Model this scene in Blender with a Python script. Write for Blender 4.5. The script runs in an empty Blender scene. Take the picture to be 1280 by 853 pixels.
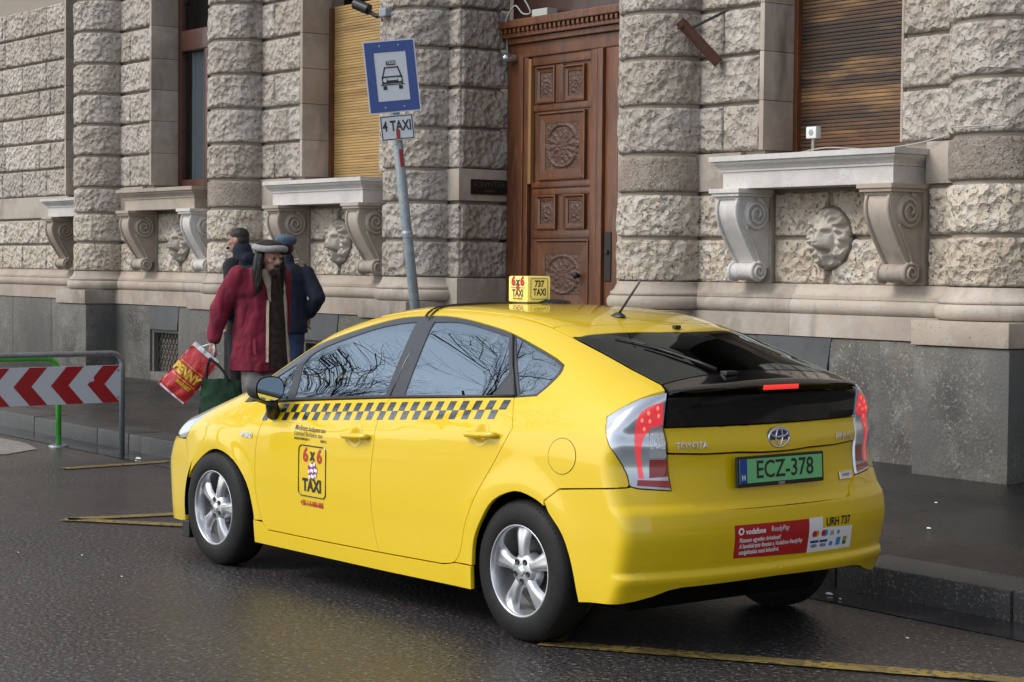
import bpy, bmesh, math, random
import numpy as np
from mathutils import Vector, Matrix, noise as mnoise
from mathutils.geometry import delaunay_2d_cdt
random.seed(7); np.random.seed(7)
sc = bpy.context.scene
R = math.radians
# ---------------------------------------------------------------- camera
cam_d = bpy.data.cameras.new('Camera'); cam = bpy.data.objects.new('Camera', cam_d); sc.collection.objects.link(cam)
cam_d.sensor_width = 36; cam_d.lens = 67.99; cam_d.clip_start = .05; cam_d.clip_end = 900
YAW, PITCH, ROLL, CAMH = R(37.73), R(2.26), R(.52), 1.672
_d = Vector((-math.cos(YAW)*math.cos(PITCH), math.sin(YAW)*math.cos(PITCH), -math.sin(PITCH)))
_r = Vector((math.sin(YAW), math.cos(YAW), 0)); _u = _r.cross(_d)
_r2 = math.cos(ROLL)*_r + math.sin(ROLL)*_u; _u2 = -math.sin(ROLL)*_r + math.cos(ROLL)*_u
cam.matrix_world = Matrix(((_r2.x,_u2.x,-_d.x,0),(_r2.y,_u2.y,-_d.y,0),(_r2.z,_u2.z,-_d.z,CAMH),(0,0,0,1)))
sc.camera = cam
sc.render.resolution_x, sc.render.resolution_y = 1024, 682
# ---------------------------------------------------------------- sky, sun, exposure
SUN_EL, SUN_AZ = 42, 205          # azimuth of the sun measured from +Y, clockwise
w = bpy.data.worlds.new('World'); sc.world = w; w.use_nodes = True
nt = w.node_tree; nt.nodes.clear()
sky = nt.nodes.new('ShaderNodeTexSky'); sky.sky_type = 'NISHITA'; sky.sun_disc = False
sky.sun_elevation = R(SUN_EL); sky.sun_rotation = R(SUN_AZ); sky.air_density = 1.0; sky.dust_density = 1.0; sky.ozone_density = 1.0
bg = nt.nodes.new('ShaderNodeBackground'); bg.inputs[1].default_value = .13
wo = nt.nodes.new('ShaderNodeOutputWorld')
hsv = nt.nodes.new('ShaderNodeHueSaturation'); hsv.inputs['Saturation'].default_value = .5
nt.links.new(sky.outputs[0], hsv.inputs['Color']); nt.links.new(hsv.outputs[0], bg.inputs[0]); nt.links.new(bg.outputs[0], wo.inputs[0])
sl = bpy.data.lights.new('Sun', 'SUN'); sl.energy = 1.25; sl.angle = R(28); sl.color = (1, .95, .87)
so = bpy.data.objects.new('Sun', sl); sc.collection.objects.link(so)
_sv = Vector((math.sin(R(SUN_AZ))*math.cos(R(SUN_EL)), math.cos(R(SUN_AZ))*math.cos(R(SUN_EL)), math.sin(R(SUN_EL))))
so.rotation_euler = (-_sv).to_track_quat('-Z', 'Y').to_euler(); so.location = (-10, -10, 20)
sc.view_settings.view_transform = 'Standard'; sc.view_settings.look = 'None'
sc.view_settings.exposure = .86; sc.view_settings.gamma = 1; sc.view_settings.use_curve_mapping = False
sc.cycles.max_bounces = 8; sc.cycles.use_denoising = True; sc.cycles.transparent_max_bounces = 12
# ---------------------------------------------------------------- helpers
COL = sc.collection
def tag(o, label=None, cat=None, group=None, kind=None):
    if label: o['label'] = label
    if cat: o['category'] = cat
    if group: o['group'] = group
    if kind: o['kind'] = kind
    return o
def empty(name, loc=(0,0,0), rz=0, label=None, cat=None, group=None, parent=None):
    o = bpy.data.objects.new(name, None); COL.objects.link(o); o.location = loc; o.rotation_euler = (0,0,rz)
    o.empty_display_size = .2
    if parent: o.parent = parent
    return tag(o, label, cat, group)
def add(name, verts, faces, mat=None, parent=None, smooth=False, normals=None):
    me = bpy.data.meshes.new(name); me.from_pydata([tuple(map(float, v)) for v in verts], [], [tuple(map(int, f)) for f in faces])
    o = bpy.data.objects.new(name, me); COL.objects.link(o)
    if mat is not None: me.materials.append(mat)
    if smooth or normals is not None: me.shade_smooth()
    if normals is not None: me.normals_split_custom_set_from_vertices([tuple(map(float, n)) for n in normals])
    if parent: o.parent = parent
    return o
class MB:
    """collects primitives into one mesh"""
    def __init__(s): s.v = []; s.f = []
    def put(s, v, f):
        b = len(s.v); s.v += [tuple(p) for p in v]; s.f += [tuple(i+b for i in q) for q in f]; return s
    def box(s, x0, x1, y0, y1, z0, z1, bev=0):
        if bev <= 0:
            v = [(x,y,z) for z in (z0,z1) for y in (y0,y1) for x in (x0,x1)]
            return s.put(v, [(0,2,3,1),(4,5,7,6),(0,1,5,4),(2,6,7,3),(0,4,6,2),(1,3,7,5)])
        bm = bmesh.new(); bmesh.ops.create_cube(bm, size=1)
        for q in bm.verts: q.co = Vector(((x0+x1)/2+q.co.x*(x1-x0), (y0+y1)/2+q.co.y*(y1-y0), (z0+z1)/2+q.co.z*(z1-z0)))
        bmesh.ops.bevel(bm, geom=list(bm.edges), offset=bev, segments=2, affect='EDGES', profile=.6)
        bm.verts.index_update(); s.put([q.co[:] for q in bm.verts], [[q.index for q in f.verts] for f in bm.faces]); bm.free(); return s
    def tube(s, path, r, n=8, cap=True):
        P = [Vector(p) for p in path]; rr = r if hasattr(r, '__len__') else [r]*len(P)
        T = []
        for i in range(len(P)):
            a = P[max(0,i-1)]; b = P[min(len(P)-1,i+1)]; T.append((b-a).normalized())
        u = T[0].orthogonal().normalized(); v = []; f = []
        for i in range(len(P)):
            u = (u - T[i]*u.dot(T[i])).normalized(); w_ = T[i].cross(u)
            for k in range(n):
                a = 2*math.pi*k/n; v.append(P[i]+(u*math.cos(a)+w_*math.sin(a))*rr[i])
        for i in range(len(P)-1):
            for k in range(n):
                k2 = (k+1) % n; f.append((i*n+k, i*n+k2, (i+1)*n+k2, (i+1)*n+k))
        if cap: f.append(tuple(range(n-1,-1,-1))); f.append(tuple((len(P)-1)*n+k for k in range(n)))
        return s.put(v, f)
    def lathe(s, prof, n=32, origin=(0,0,0), axis='z', a0=0, a1=2*math.pi):
        full = abs(a1-a0-2*math.pi) < 1e-6; m = n if full else n+1; v = []; f = []
        for (r, h) in prof:
            for k in range(m):
                a = a0+(a1-a0)*k/n; c, q = r*math.cos(a), r*math.sin(a)
                p = {'z': (c,q,h), 'y': (c,h,q), 'x': (h,c,q)}[axis]
                v.append((p[0]+origin[0], p[1]+origin[1], p[2]+origin[2]))
        for i in range(len(prof)-1):
            for k in range(n):
                k2 = (k+1) % m; q = (i*m+k, i*m+k2, (i+1)*m+k2, (i+1)*m+k)
                f.append(q if axis != 'y' else q[::-1])
        return s.put(v, f)
    def prism(s, poly, y0, y1, plane='xz'):
        n = len(poly)
        def P(a, b, c): return {'xz': (a,c,b), 'yz': (c,a,b), 'xy': (a,b,c)}[plane]
        v = [P(a,b,y0) for a,b in poly]+[P(a,b,y1) for a,b in poly]
        f = [tuple(range(n)), tuple(range(2*n-1,n-1,-1))]+[(i,i+n,(i+1)%n+n,(i+1)%n) for i in range(n)]
        return s.put(v, f)
    def build(s, name, mat=None, parent=None, smooth=False, auto=None):
        o = add(name, s.v, s.f, mat, parent, smooth)
        bm = bmesh.new(); bm.from_mesh(o.data); bmesh.ops.recalc_face_normals(bm, faces=bm.faces); bm.to_mesh(o.data); bm.free()
        if auto is not None:
            o.data.shade_smooth(); o.data.set_sharp_from_angle(angle=R(auto))
        return o
TMP = bpy.data.scenes.new('workbench')
def baked(o):
    """evaluate one object in a small side scene"""
    TMP.collection.objects.link(o)
    with bpy.context.temp_override(scene=TMP, view_layer=TMP.view_layers[0]):
        me = bpy.data.meshes.new_from_object(o.evaluated_get(bpy.context.evaluated_depsgraph_get()))
    TMP.collection.objects.unlink(o); return me
def crv(pts, n=5, closed=False):
    """smooth curve through the points"""
    P = [np.array(p, float) for p in pts]; out = []; N = len(P)
    for i in range(N if closed else N-1):
        p0 = P[(i-1) % N] if closed or i > 0 else 2*P[0]-P[1]; p1 = P[i]; p2 = P[(i+1) % N]; p3 = P[(i+2) % N] if closed or i+2 < N else 2*P[-1]-P[-2]
        for k in range(n):
            t = k/n; out.append(.5*((2*p1)+(-p0+p2)*t+(2*p0-5*p1+4*p2-p3)*t*t+(-p0+3*p1-3*p2+p3)*t**3))
    if not closed: out.append(P[-1])
    return [tuple(q) for q in out]
def text_mesh(txt, size=1, bold=0, align='CENTER', ext=0, shear=0, sx=1):
    cu = bpy.data.curves.new('txt', 'FONT'); cu.body = txt; cu.size = size; cu.align_x = align; cu.align_y = 'CENTER'; cu.offset = bold; cu.extrude = ext
    cu.resolution_u = 3; cu.shear = shear
    o = bpy.data.objects.new('txt', cu); me = baked(o)
    v = [(q.co.x*sx, q.co.y, q.co.z) for q in me.vertices]; f = [tuple(p.vertices) for p in me.polygons]
    bpy.data.objects.remove(o); bpy.data.curves.remove(cu); bpy.data.meshes.remove(me)
    return v, f
# ---------------------------------------------------------------- materials
def mk(name, base, rough=.5, metal=0, spec=.5, coat=0, var=None, bump=None, emit=None, estr=0, rvar=None, rnd=0, rtint=None, ior=1.5, croug=.03, pits=None):
    m = bpy.data.materials.new(name); m.use_nodes = True; n = m.node_tree; L = n.links; b = n.nodes['Principled BSDF']
    b.inputs['Base Color'].default_value = (*base, 1); b.inputs['Roughness'].default_value = rough; b.inputs['Metallic'].default_value = metal
    b.inputs['Specular IOR Level'].default_value = spec; b.inputs['Coat Weight'].default_value = coat; b.inputs['Coat Roughness'].default_value = croug; b.inputs['IOR'].default_value = ior
    if emit: b.inputs['Emission Color'].default_value = (*emit, 1); b.inputs['Emission Strength'].default_value = estr
    geo = n.nodes.new('ShaderNodeNewGeometry'); col = None
    def noise(scale, detail=4, rough_=.6, st=None):
        t = n.nodes.new('ShaderNodeTexNoise'); t.inputs['Scale'].default_value = scale; t.inputs['Detail'].default_value = detail; t.inputs['Roughness'].default_value = rough_
        if st:
            vm = n.nodes.new('ShaderNodeVectorMath'); vm.operation = 'MULTIPLY'; vm.inputs[1].default_value = st; L.new(geo.outputs['Position'], vm.inputs[0]); L.new(vm.outputs[0], t.inputs['Vector'])
        else: L.new(geo.outputs['Position'], t.inputs['Vector'])
        return t
    def mixc(a, bcol, fac, blend='MIX'):
        x = n.nodes.new('ShaderNodeMix'); x.data_type = 'RGBA'; x.blend_type = blend
        if isinstance(a, tuple): x.inputs[6].default_value = (*a, 1)
        else: L.new(a, x.inputs[6])
        if isinstance(bcol, tuple): x.inputs[7].default_value = (*bcol, 1)
        else: L.new(bcol, x.inputs[7])
        if isinstance(fac, (int, float)): x.inputs[0].default_value = fac
        else: L.new(fac, x.inputs[0])
        return x.outputs[2]
    def ramp(src, lo, hi):
        r = n.nodes.new('ShaderNodeMapRange'); r.inputs[1].default_value = lo; r.inputs[2].default_value = hi; L.new(src, r.inputs[0]); return r.outputs[0]
    col = None
    if var:   # list of (scale, colour, lo, hi)
        col = base
        for (s_, c_, lo, hi, *st) in var:
            col = mixc(col, c_, ramp(noise(s_, st=st[0] if st else None).outputs['Fac'], lo, hi))
    if rnd:
        oi = n.nodes.new('ShaderNodeObjectInfo'); mm = n.nodes.new('ShaderNodeMapRange'); mm.inputs[3].default_value = 1-rnd; mm.inputs[4].default_value = 1+rnd*.6
        L.new(oi.outputs['Random'], mm.inputs[0]); cc = n.nodes.new('ShaderNodeCombineColor')
        for i in range(3): L.new(mm.outputs[0], cc.inputs[i])
        col = mixc(col if col is not None else base, cc.outputs[0], 1.0, 'MULTIPLY')
    if rtint:   # (colour, strongest mix): tone that differs from piece to piece
        oi2 = n.nodes.new('ShaderNodeObjectInfo'); m3 = n.nodes.new('ShaderNodeMath'); m3.operation = 'MULTIPLY'; m3.inputs[1].default_value = 7.31; L.new(oi2.outputs['Random'], m3.inputs[0])
        m4 = n.nodes.new('ShaderNodeMath'); m4.operation = 'FRACT'; L.new(m3.outputs[0], m4.inputs[0]); m5 = n.nodes.new('ShaderNodeMath'); m5.operation = 'POWER'; m5.inputs[1].default_value = 2.2; L.new(m4.outputs[0], m5.inputs[0])
        m6 = n.nodes.new('ShaderNodeMath'); m6.operation = 'MULTIPLY'; m6.inputs[1].default_value = rtint[1]; L.new(m5.outputs[0], m6.inputs[0]); col = mixc(col if col is not None else base, rtint[0], m6.outputs[0])
    hsum = None
    if bump:  # list of (scale, distance, detail, kind)
        for (s_, dist, det, kd) in bump:
            if kd == 'v':
                t = n.nodes.new('ShaderNodeTexVoronoi'); t.inputs['Scale'].default_value = s_; L.new(geo.outputs['Position'], t.inputs['Vector']); src = t.outputs['Distance']
            elif kd == 'r':
                a1 = n.nodes.new('ShaderNodeMath'); a1.operation = 'SUBTRACT'; a1.inputs[1].default_value = .5; L.new(noise(s_, det).outputs['Fac'], a1.inputs[0]); a2 = n.nodes.new('ShaderNodeMath'); a2.operation = 'ABSOLUTE'; L.new(a1.outputs[0], a2.inputs[0]); src = a2.outputs[0]
            else: src = noise(s_, det).outputs['Fac']
            mu = n.nodes.new('ShaderNodeMath'); mu.operation = 'MULTIPLY'; mu.inputs[1].default_value = dist; L.new(src, mu.inputs[0])
            if hsum is None: hsum = mu.outputs[0]
            else:
                ad = n.nodes.new('ShaderNodeMath'); L.new(hsum, ad.inputs[0]); L.new(mu.outputs[0], ad.inputs[1]); hsum = ad.outputs[0]
    if pits:  # (scale, lo, hi, colour, depth); dark colour also paints the shade inside pits
        ps, lo, hi, pc, dep = pits
        pf = ramp(noise(ps, 3, .65).outputs['Fac'], hi, lo)
        col = mixc(col if col is not None else base, pc, pf)
        mu = n.nodes.new('ShaderNodeMath'); mu.operation = 'MULTIPLY'; mu.inputs[1].default_value = -dep; L.new(pf, mu.inputs[0])
        if hsum is None: hsum = mu.outputs[0]
        else:
            ad = n.nodes.new('ShaderNodeMath'); L.new(hsum, ad.inputs[0]); L.new(mu.outputs[0], ad.inputs[1]); hsum = ad.outputs[0]
    if hsum is not None:
        bp = n.nodes.new('ShaderNodeBump'); bp.inputs['Distance'].default_value = 1.0; L.new(hsum, bp.inputs['Height']); L.new(bp.outputs[0], b.inputs['Normal'])
    if col is not None: L.new(col, b.inputs['Base Color'])
    if rvar:  # (scale, lo, hi, rmin, rmax)
        q = n.nodes.new('ShaderNodeMapRange'); q.inputs[1].default_value = rvar[1]; q.inputs[2].default_value = rvar[2]; q.inputs[3].default_value = rvar[3]; q.inputs[4].default_value = rvar[4]
        L.new(noise(rvar[0], 5).outputs['Fac'], q.inputs[0]); L.new(q.outputs[0], b.inputs['Roughness'])
    return m
# ================================================================ ground
M_road = mk('wet_asphalt', (.037,.033,.032), rough=.42, spec=.40, var=[(.45,(.046,.043,.044),.4,.7),(38,(.17,.157,.150),.56,.64),(52,(.004,.004,.004),.53,.60),(.25,(.030,.028,.028),.5,.62)], bump=[(50,.007,3,'n'),(40,.005,2,'v')], rvar=(.30,.35,.65,.20,.44))
M_gutter = mk('wet_gutter', (.022,.021,.022), rough=.12, var=[(3,(.045,.043,.042),.45,.7),(120,(.05,.05,.05),.56,.7)], bump=[(40,.0012,3,'n')], rvar=(1.2,.4,.6,.05,.32))
M_pave = mk('wet_pavement', (.011,.0105,.0115), rough=.30, spec=.28, var=[(.7,(.020,.019,.019),.45,.68),(60,(.038,.036,.036),.55,.72)], bump=[(160,.003,3,'n'),(9,.004,3,'n')], rvar=(.8,.35,.65,.12,.36))
M_kerb = mk('kerb_granite', (.055,.053,.052), rough=.40, spec=.35, var=[(2.5,(.034,.033,.034),.42,.66),(60,(.20,.195,.19),.56,.7),(200,(.03,.03,.03),.56,.68)], bump=[(90,.004,4,'n')], rnd=.22)
M_line = mk('road_paint', (.30,.21,.045), rough=.5, var=[(30,(.06,.05,.035),.50,.58),(4,(.16,.12,.045),.45,.66)], bump=[(150,.005,3,'n')])
KX0, KY0, KS = -5.7, 7.45, -.031
def kerb_y(x): return KY0+(x-KX0)*KS
road = add('road', [(-400,-400,0),(400,-400,0),(400,kerb_y(400)+.05,0),(-400,kerb_y(-400)+.05,0)], [(0,1,2,3)], M_road); road['kind'] = 'structure'
g = add('gutter', [(-60,kerb_y(-60)-.42,.004),(20,kerb_y(20)-.30,.004),(20,kerb_y(20)+.02,.004),(-60,kerb_y(-60)+.02,.004)], [(0,1,2,3)], M_gutter); g['kind'] = 'structure'
def pv(x, y):
    t = (y-kerb_y(x)-.38)/3.2; return .147 if t < -.004 else .154+.046*min(max(t,0),1)
xs = list(np.linspace(-60,20,60)); v = []; f = []
for x in xs:
    for k in range(7): y = kerb_y(x)+.34 if k == 0 else kerb_y(x)+.385+(12.6-kerb_y(x)-.385)*(k-1)/5; v.append((x,y,pv(x,y)))
for i in range(len(xs)-1):
    for k in range(6): f.append((i*7+k,(i+1)*7+k,(i+1)*7+k+1,i*7+k+1))
pavement = add('pavement', v, f, M_pave, smooth=True); pavement['kind'] = 'structure'
# kerb stones, one by one
x = -24.0; rk = random.Random(3)
joints = [-24.0,-22.6,-21.3,-20.2,-18.9,-17.71,-16.23,-15.56,-15.30,-14.1,-12.9,-11.7,-10.5,-9.3,-8.1,-6.9,-5.75,-4.6,-3.4]
for a, b_ in zip(joints[:-1], joints[1:]):
    L_ = b_-a-.010; m = MB(); h = .152+rk.uniform(-.004,.004); m.box(-L_/2, L_/2, 0, .375, -.1, h, .018)
    o = m.build('kerb_stone', M_kerb, pavement, auto=35); c = (a+b_)/2; o.location = (c, kerb_y(c)+rk.uniform(-.004,.004), 0); o.rotation_euler = (0,0,math.atan(KS)+rk.uniform(-.003,.003))
# yellow bay markings
def line(name, pts, w_, label):
    P = [Vector((p[0],p[1])) for p in pts]; v = []; f = []
    for i, p in enumerate(P):
        a = P[max(0,i-1)]; b_ = P[min(len(P)-1,i+1)]; t = (b_-a).normalized(); n_ = Vector((-t.y,t.x))
        v += [(p+n_*w_/2)[:]+(.008,), (p-n_*w_/2)[:]+(.008,)]
    for i in range(len(P)-1): f.append((2*i,2*i+1,2*i+3,2*i+2))
    o = add(name, v, f, M_line); o['kind'] = 'structure'; return o
line('road_marking', [(-14.42,6.62),(-14.44,7.1),(-14.47,7.60)], .125, '')
line('road_marking', [(-11.58,5.32),(-10.60,6.05),(-9.6,6.9)], .125, '')
line('road_marking', [(-11.57,5.34),(-11.42,6.02),(-11.2,7.0)], .125, '')
line('road_marking', [(-6.62,5.30),(-4.87,6.41),(-3.7,7.15)], .125, '')
line('road_marking', [(-6.60,5.33),(-8.2,7.1)], .125, '')
# pale concrete patch beside the kerb
add('concrete_patch', [(-17.9,7.30,.006),(-16.6,7.26,.006),(-16.05,7.12,.006),(-15.75,6.7,.006),(-15.85,6.45,.006),(-17.9,6.4,.006)], [(0,5,4,3,2,1)], mk('pale_concrete', (.26,.25,.24), rough=.35, var=[(5,(.16,.155,.15),.4,.7),(80,(.34,.33,.31),.5,.7)], rvar=(1.5,.4,.6,.12,.5)))['kind'] = 'structure'
# scraps of litter
M_lit = mk('paper_white', (.75,.74,.72), rough=.7)
for i, (x, y, z, s_) in enumerate([(-14.75,7.45,.012,.05),(-14.6,7.35,.012,.022),(-6.75,7.28,.010,.030),(-6.62,7.22,.010,.015),(-5.75,6.72,.006,.014),(-9.3,4.6,.006,.010),(-10.4,4.5,.006,.010),(-10.1,4.75,.006,.012),(-8.0,9.6,.19,.016),(-7.3,8.7,.175,.022)]):
    r1 = random.Random(i); m = MB(); n_ = 6; pts = [(s_*(.5+.5*r1.random())*math.cos(2*math.pi*k/n_), .6*s_*(.5+.5*r1.random())*math.sin(2*math.pi*k/n_)) for k in range(n_)]
    m.put([(a,b_,0) for a,b_ in pts]+[(a*.6,b_*.6,s_*.25) for a,b_ in pts]+[(0,0,s_*.3)], [(k,(k+1)%n_,(k+1)%n_+n_,k+n_) for k in range(n_)]+[(k+n_,(k+1)%n_+n_,2*n_) for k in range(n_)])
    o = m.build('litter_scrap', M_lit); o.location = (x,y,z); tag(o, ['white crumpled scrap in the gutter by the grey barrier foot','small white scrap beside the larger gutter scrap by the barrier','white scrap on the road behind the right rear tyre','tiny white scrap beside the one behind the right rear tyre','white speck on the road at the lower right','white fleck on the asphalt left of the taxi, nearest of three','white fleck on the asphalt left of the taxi, leftmost of three','white fleck on the asphalt left of the taxi, middle of three','white fleck on the pavement at the foot of the right plinth','pale scrap on the pavement right of the taxi bumper'][i], 'litter', 'scraps of litter')
# ================================================================ the stone building
STV = [(1.1,(.375,.33,.285),.42,.70),(5,(.575,.525,.465),.48,.74),(2.6,(.33,.28,.235),.60,.82),(1.6,(.30,.255,.215),.54,.72,(2.2,2.2,.5))]
RB = [(6,.060,2,'v'),(15,.044,3,'v'),(11,.040,4,'r'),(45,.018,4,'n')]
M_stone = mk('rough_stone', (.495,.445,.390), rough=.88, rtint=((.37,.305,.24),.6), var=STV, bump=RB, pits=(34,.31,.39,(.17,.145,.12),.020), rnd=.15)
M_warm = mk('rough_stone_warm', (.58,.505,.41), rough=.88, rtint=((.46,.37,.27),.6), var=[(2.2,(.44,.345,.235),.55,.80),(6,(.60,.57,.525),.48,.72)], bump=RB, pits=(32,.32,.40,(.20,.15,.105),.020), rnd=.14)
M_brown = mk('rough_stone_brown', (.275,.225,.18), rough=.9, var=[(4,(.37,.315,.265),.45,.7)], bump=[(11,.045,3,'r'),(26,.025,4,'r')], pits=(50,.31,.40,(.13,.10,.08),.008), rnd=.15)
M_smooth = mk('dressed_stone', (.45,.385,.32), rough=.75, rtint=((.36,.28,.21),.6), var=[(1.4,(.27,.225,.185),.42,.68),(9,(.46,.42,.38),.5,.75),(.6,(.33,.275,.225),.5,.7),(1.8,(.22,.18,.15),.56,.74,(2,2,.5))], bump=[(60,.0025,5,'n'),(5,.004,3,'n')], pits=(70,.28,.36,(.20,.17,.15),.003), rnd=.12)
M_pale = mk('pale_limestone', (.58,.55,.515), rough=.72, var=[(2.2,(.44,.42,.40),.45,.72),(14,(.62,.61,.60),.5,.75)], bump=[(50,.002,5,'n')], pits=(60,.28,.36,(.34,.31,.28),.002), rnd=.10)
M_gran = mk('plinth_granite', (.150,.140,.118), rough=.62, spec=.3, var=[(1.3,(.065,.063,.058),.42,.64),(.5,(.135,.122,.100),.45,.65),(4.5,(.20,.195,.18),.55,.75),(48,(.26,.25,.23),.56,.68),(60,(.05,.05,.048),.55,.66),(1.2,(.10,.098,.092),.48,.66,(1.5,1.5,.35))], bump=[(45,.005,5,'n'),(6,.008,3,'n')], rnd=.14)
M_joint = mk('joint_stone', (.29,.245,.20), rough=.9, var=[(3,(.27,.235,.20),.45,.7)], bump=[(40,.004,4,'n')])
M_wood = mk('door_wood', (.140,.047,.016), rough=.42, coat=.12, var=[(3,(.075,.026,.011),.44,.66,(3,3,.5)),(16,(.23,.088,.031),.52,.74,(3,3,.25)),(1.0,(.09,.036,.018),.5,.7)], bump=[(45,.0015,5,'n')])
M_woodc = mk('door_carving', (.085,.042,.026), rough=.5, var=[(25,(.13,.065,.038),.5,.7)], bump=[(55,.006,4,'v')])
M_dark = mk('dark_void', (.012,.011,.010), rough=.9)
M_iron = mk('dark_iron', (.012,.012,.013), rough=.6)
B = empty('stone_building', (-16,11.3,0), 0, 'rusticated stone building with engaged columns, carved consoles and lion heads', 'building')
def PB(o):    # keep world placing when parenting to the building empty
    o.parent = B; o.matrix_parent_inverse = B_inv; return o
bpy.context.view_layer.update(); B_inv = B.matrix_world.inverted()
class _B: pass
def bld(mb, name, mat, parent=None, smooth=False, auto=None):
    o = mb.build(name, mat, None, smooth, auto)
    if parent is None: PB(o)
    else: o.parent = parent; o.matrix_parent_inverse = B_inv if False else Matrix.Identity(4)
    return o
ZC = [1.54,1.92,2.295,2.625,3.03,3.43,3.82,4.21,4.62,5.03,5.45,5.86]
YW = 11.27; PC = [-23.25,-19.68,-16.05,-12.42,-8.80]
WIN = {'w1': -21.22, 'w2': -17.63, 'w3': -10.52}
def nz(x, y, z): return mnoise.noise(Vector((x,y,z)))
def grid_face(nx, nz_, fn, back):
    """rough face with a returned rim; fn(u,v)->(front point, back point)"""
    v = []; f = []; idx = {}
    us, vs = (nx, nz_); nx, nz_ = len(us)-1, len(vs)-1
    for j in range(nz_+1):
        for i in range(nx+1): idx[i,j] = len(v); v.append(fn(us[i], vs[j])[0])
    for j in range(nz_):
        for i in range(nx): f.append((idx[i,j], idx[i+1,j], idx[i+1,j+1], idx[i,j+1]))
    rim = [(i,0) for i in range(nx)]+[(nx,j) for j in range(nz_)]+[(i,nz_) for i in range(nx,0,-1)]+[(0,j) for j in range(nz_,0,-1)]
    b0 = len(v)
    for (i,j) in rim: v.append(fn(us[i], vs[j])[1])
    n_ = len(rim)
    for k in range(n_): f.append((idx[rim[k]], b0+k, b0+(k+1)%n_, idx[rim[(k+1)%n_]]))
    return v, f
def edged(L_, sp):
    n = max(2, int((L_-.06)/sp)); return [0., .007/L_, .018/L_]+list(np.linspace(.034/L_, 1-.034/L_, n))+[1-.018/L_, 1-.007/L_, 1.]
def block(x0, x1, z0, z1, yf=YW, mat=M_stone, amp=.018, sp=.032, name='stone_block', gap=.008, dep=.050, axis='y', parent=None, seed=0.):
    x0 += gap; x1 -= gap; z0 += .003; z1 -= .027
    nx, nzz = edged(x1-x0, sp), edged(z1-z0, sp)
    def fn(u, t):
        a = x0+(x1-x0)*u; z = z0+(z1-z0)*t; d = min(a-x0, x1-a, z-z0, z1-z); e = min(1, d/.018); prof = dep*.42*(1-e)**2
        k = min(1, d/.05)
        n_ = .75*nz(a*6+seed, z*6, seed)+.9*(.5-2.2*abs(nz(a*11, z*11+seed, 3.1)))+.55*(.4-2*abs(nz(a*26, z*26, seed+7)))
        jit = .006*nz(a*12, z*12, seed+20) if d < 1e-6 else 0
        y = yf+prof-amp*(.25+n_*.62)*(.45+.55*k)
        if axis == 'y': return (a, y, z+jit), (a, yf+dep, z)
        s_ = y-yf; return (parent_x-s_, a, z+jit), (parent_x-dep, a, z)
    parent_x = yf
    v, f = grid_face(nx, nzz, fn, 0); o = MB().put(v, f).build(name, mat, None, smooth=True)
    o.data.set_sharp_from_angle(angle=R(50)); PB(o); return o
rnd = random.Random(11)
# --- backing wall with openings
mb = MB(); yb = YW+.05
def wallbox(x0, x1, z0, z1, y=yb, t=.5): mb.box(x0, x1, y, y+t, z0, z1)
wb = sorted([(WIN['w1']-.78,WIN['w1']+.77,2.5,6.6),(WIN['w2']-.78,WIN['w2']+.77,2.5,6.6),(-15.50,-12.9,0.,6.6),(WIN['w3']-.76,WIN['w3']+.73,2.5,6.6)])
prev = -24.0
for (a, b_, z0, z1) in wb:
    wallbox(prev, a, 0, 18); wallbox(a, b_, z1, 18)
    if z0 > 0: wallbox(a, b_, 0, z0)
    prev = b_
wallbox(prev, 45.0, 0, 18)
mb.box(-40,-26.28,12.15,12.6,0,18); mb.box(-26.25,-24.8,12.15,12.6,0,2.5); mb.box(-26.25,-24.8,12.15,12.6,6.6,18); mb.box(-24.8,-23.9,12.15,12.6,0,18); mb.box(-24.0,-23.6,11.32,12.6,0,18)
mb.box(-40,45,13.2,13.5,0,18)
bld(mb, 'wall', M_joint)
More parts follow.
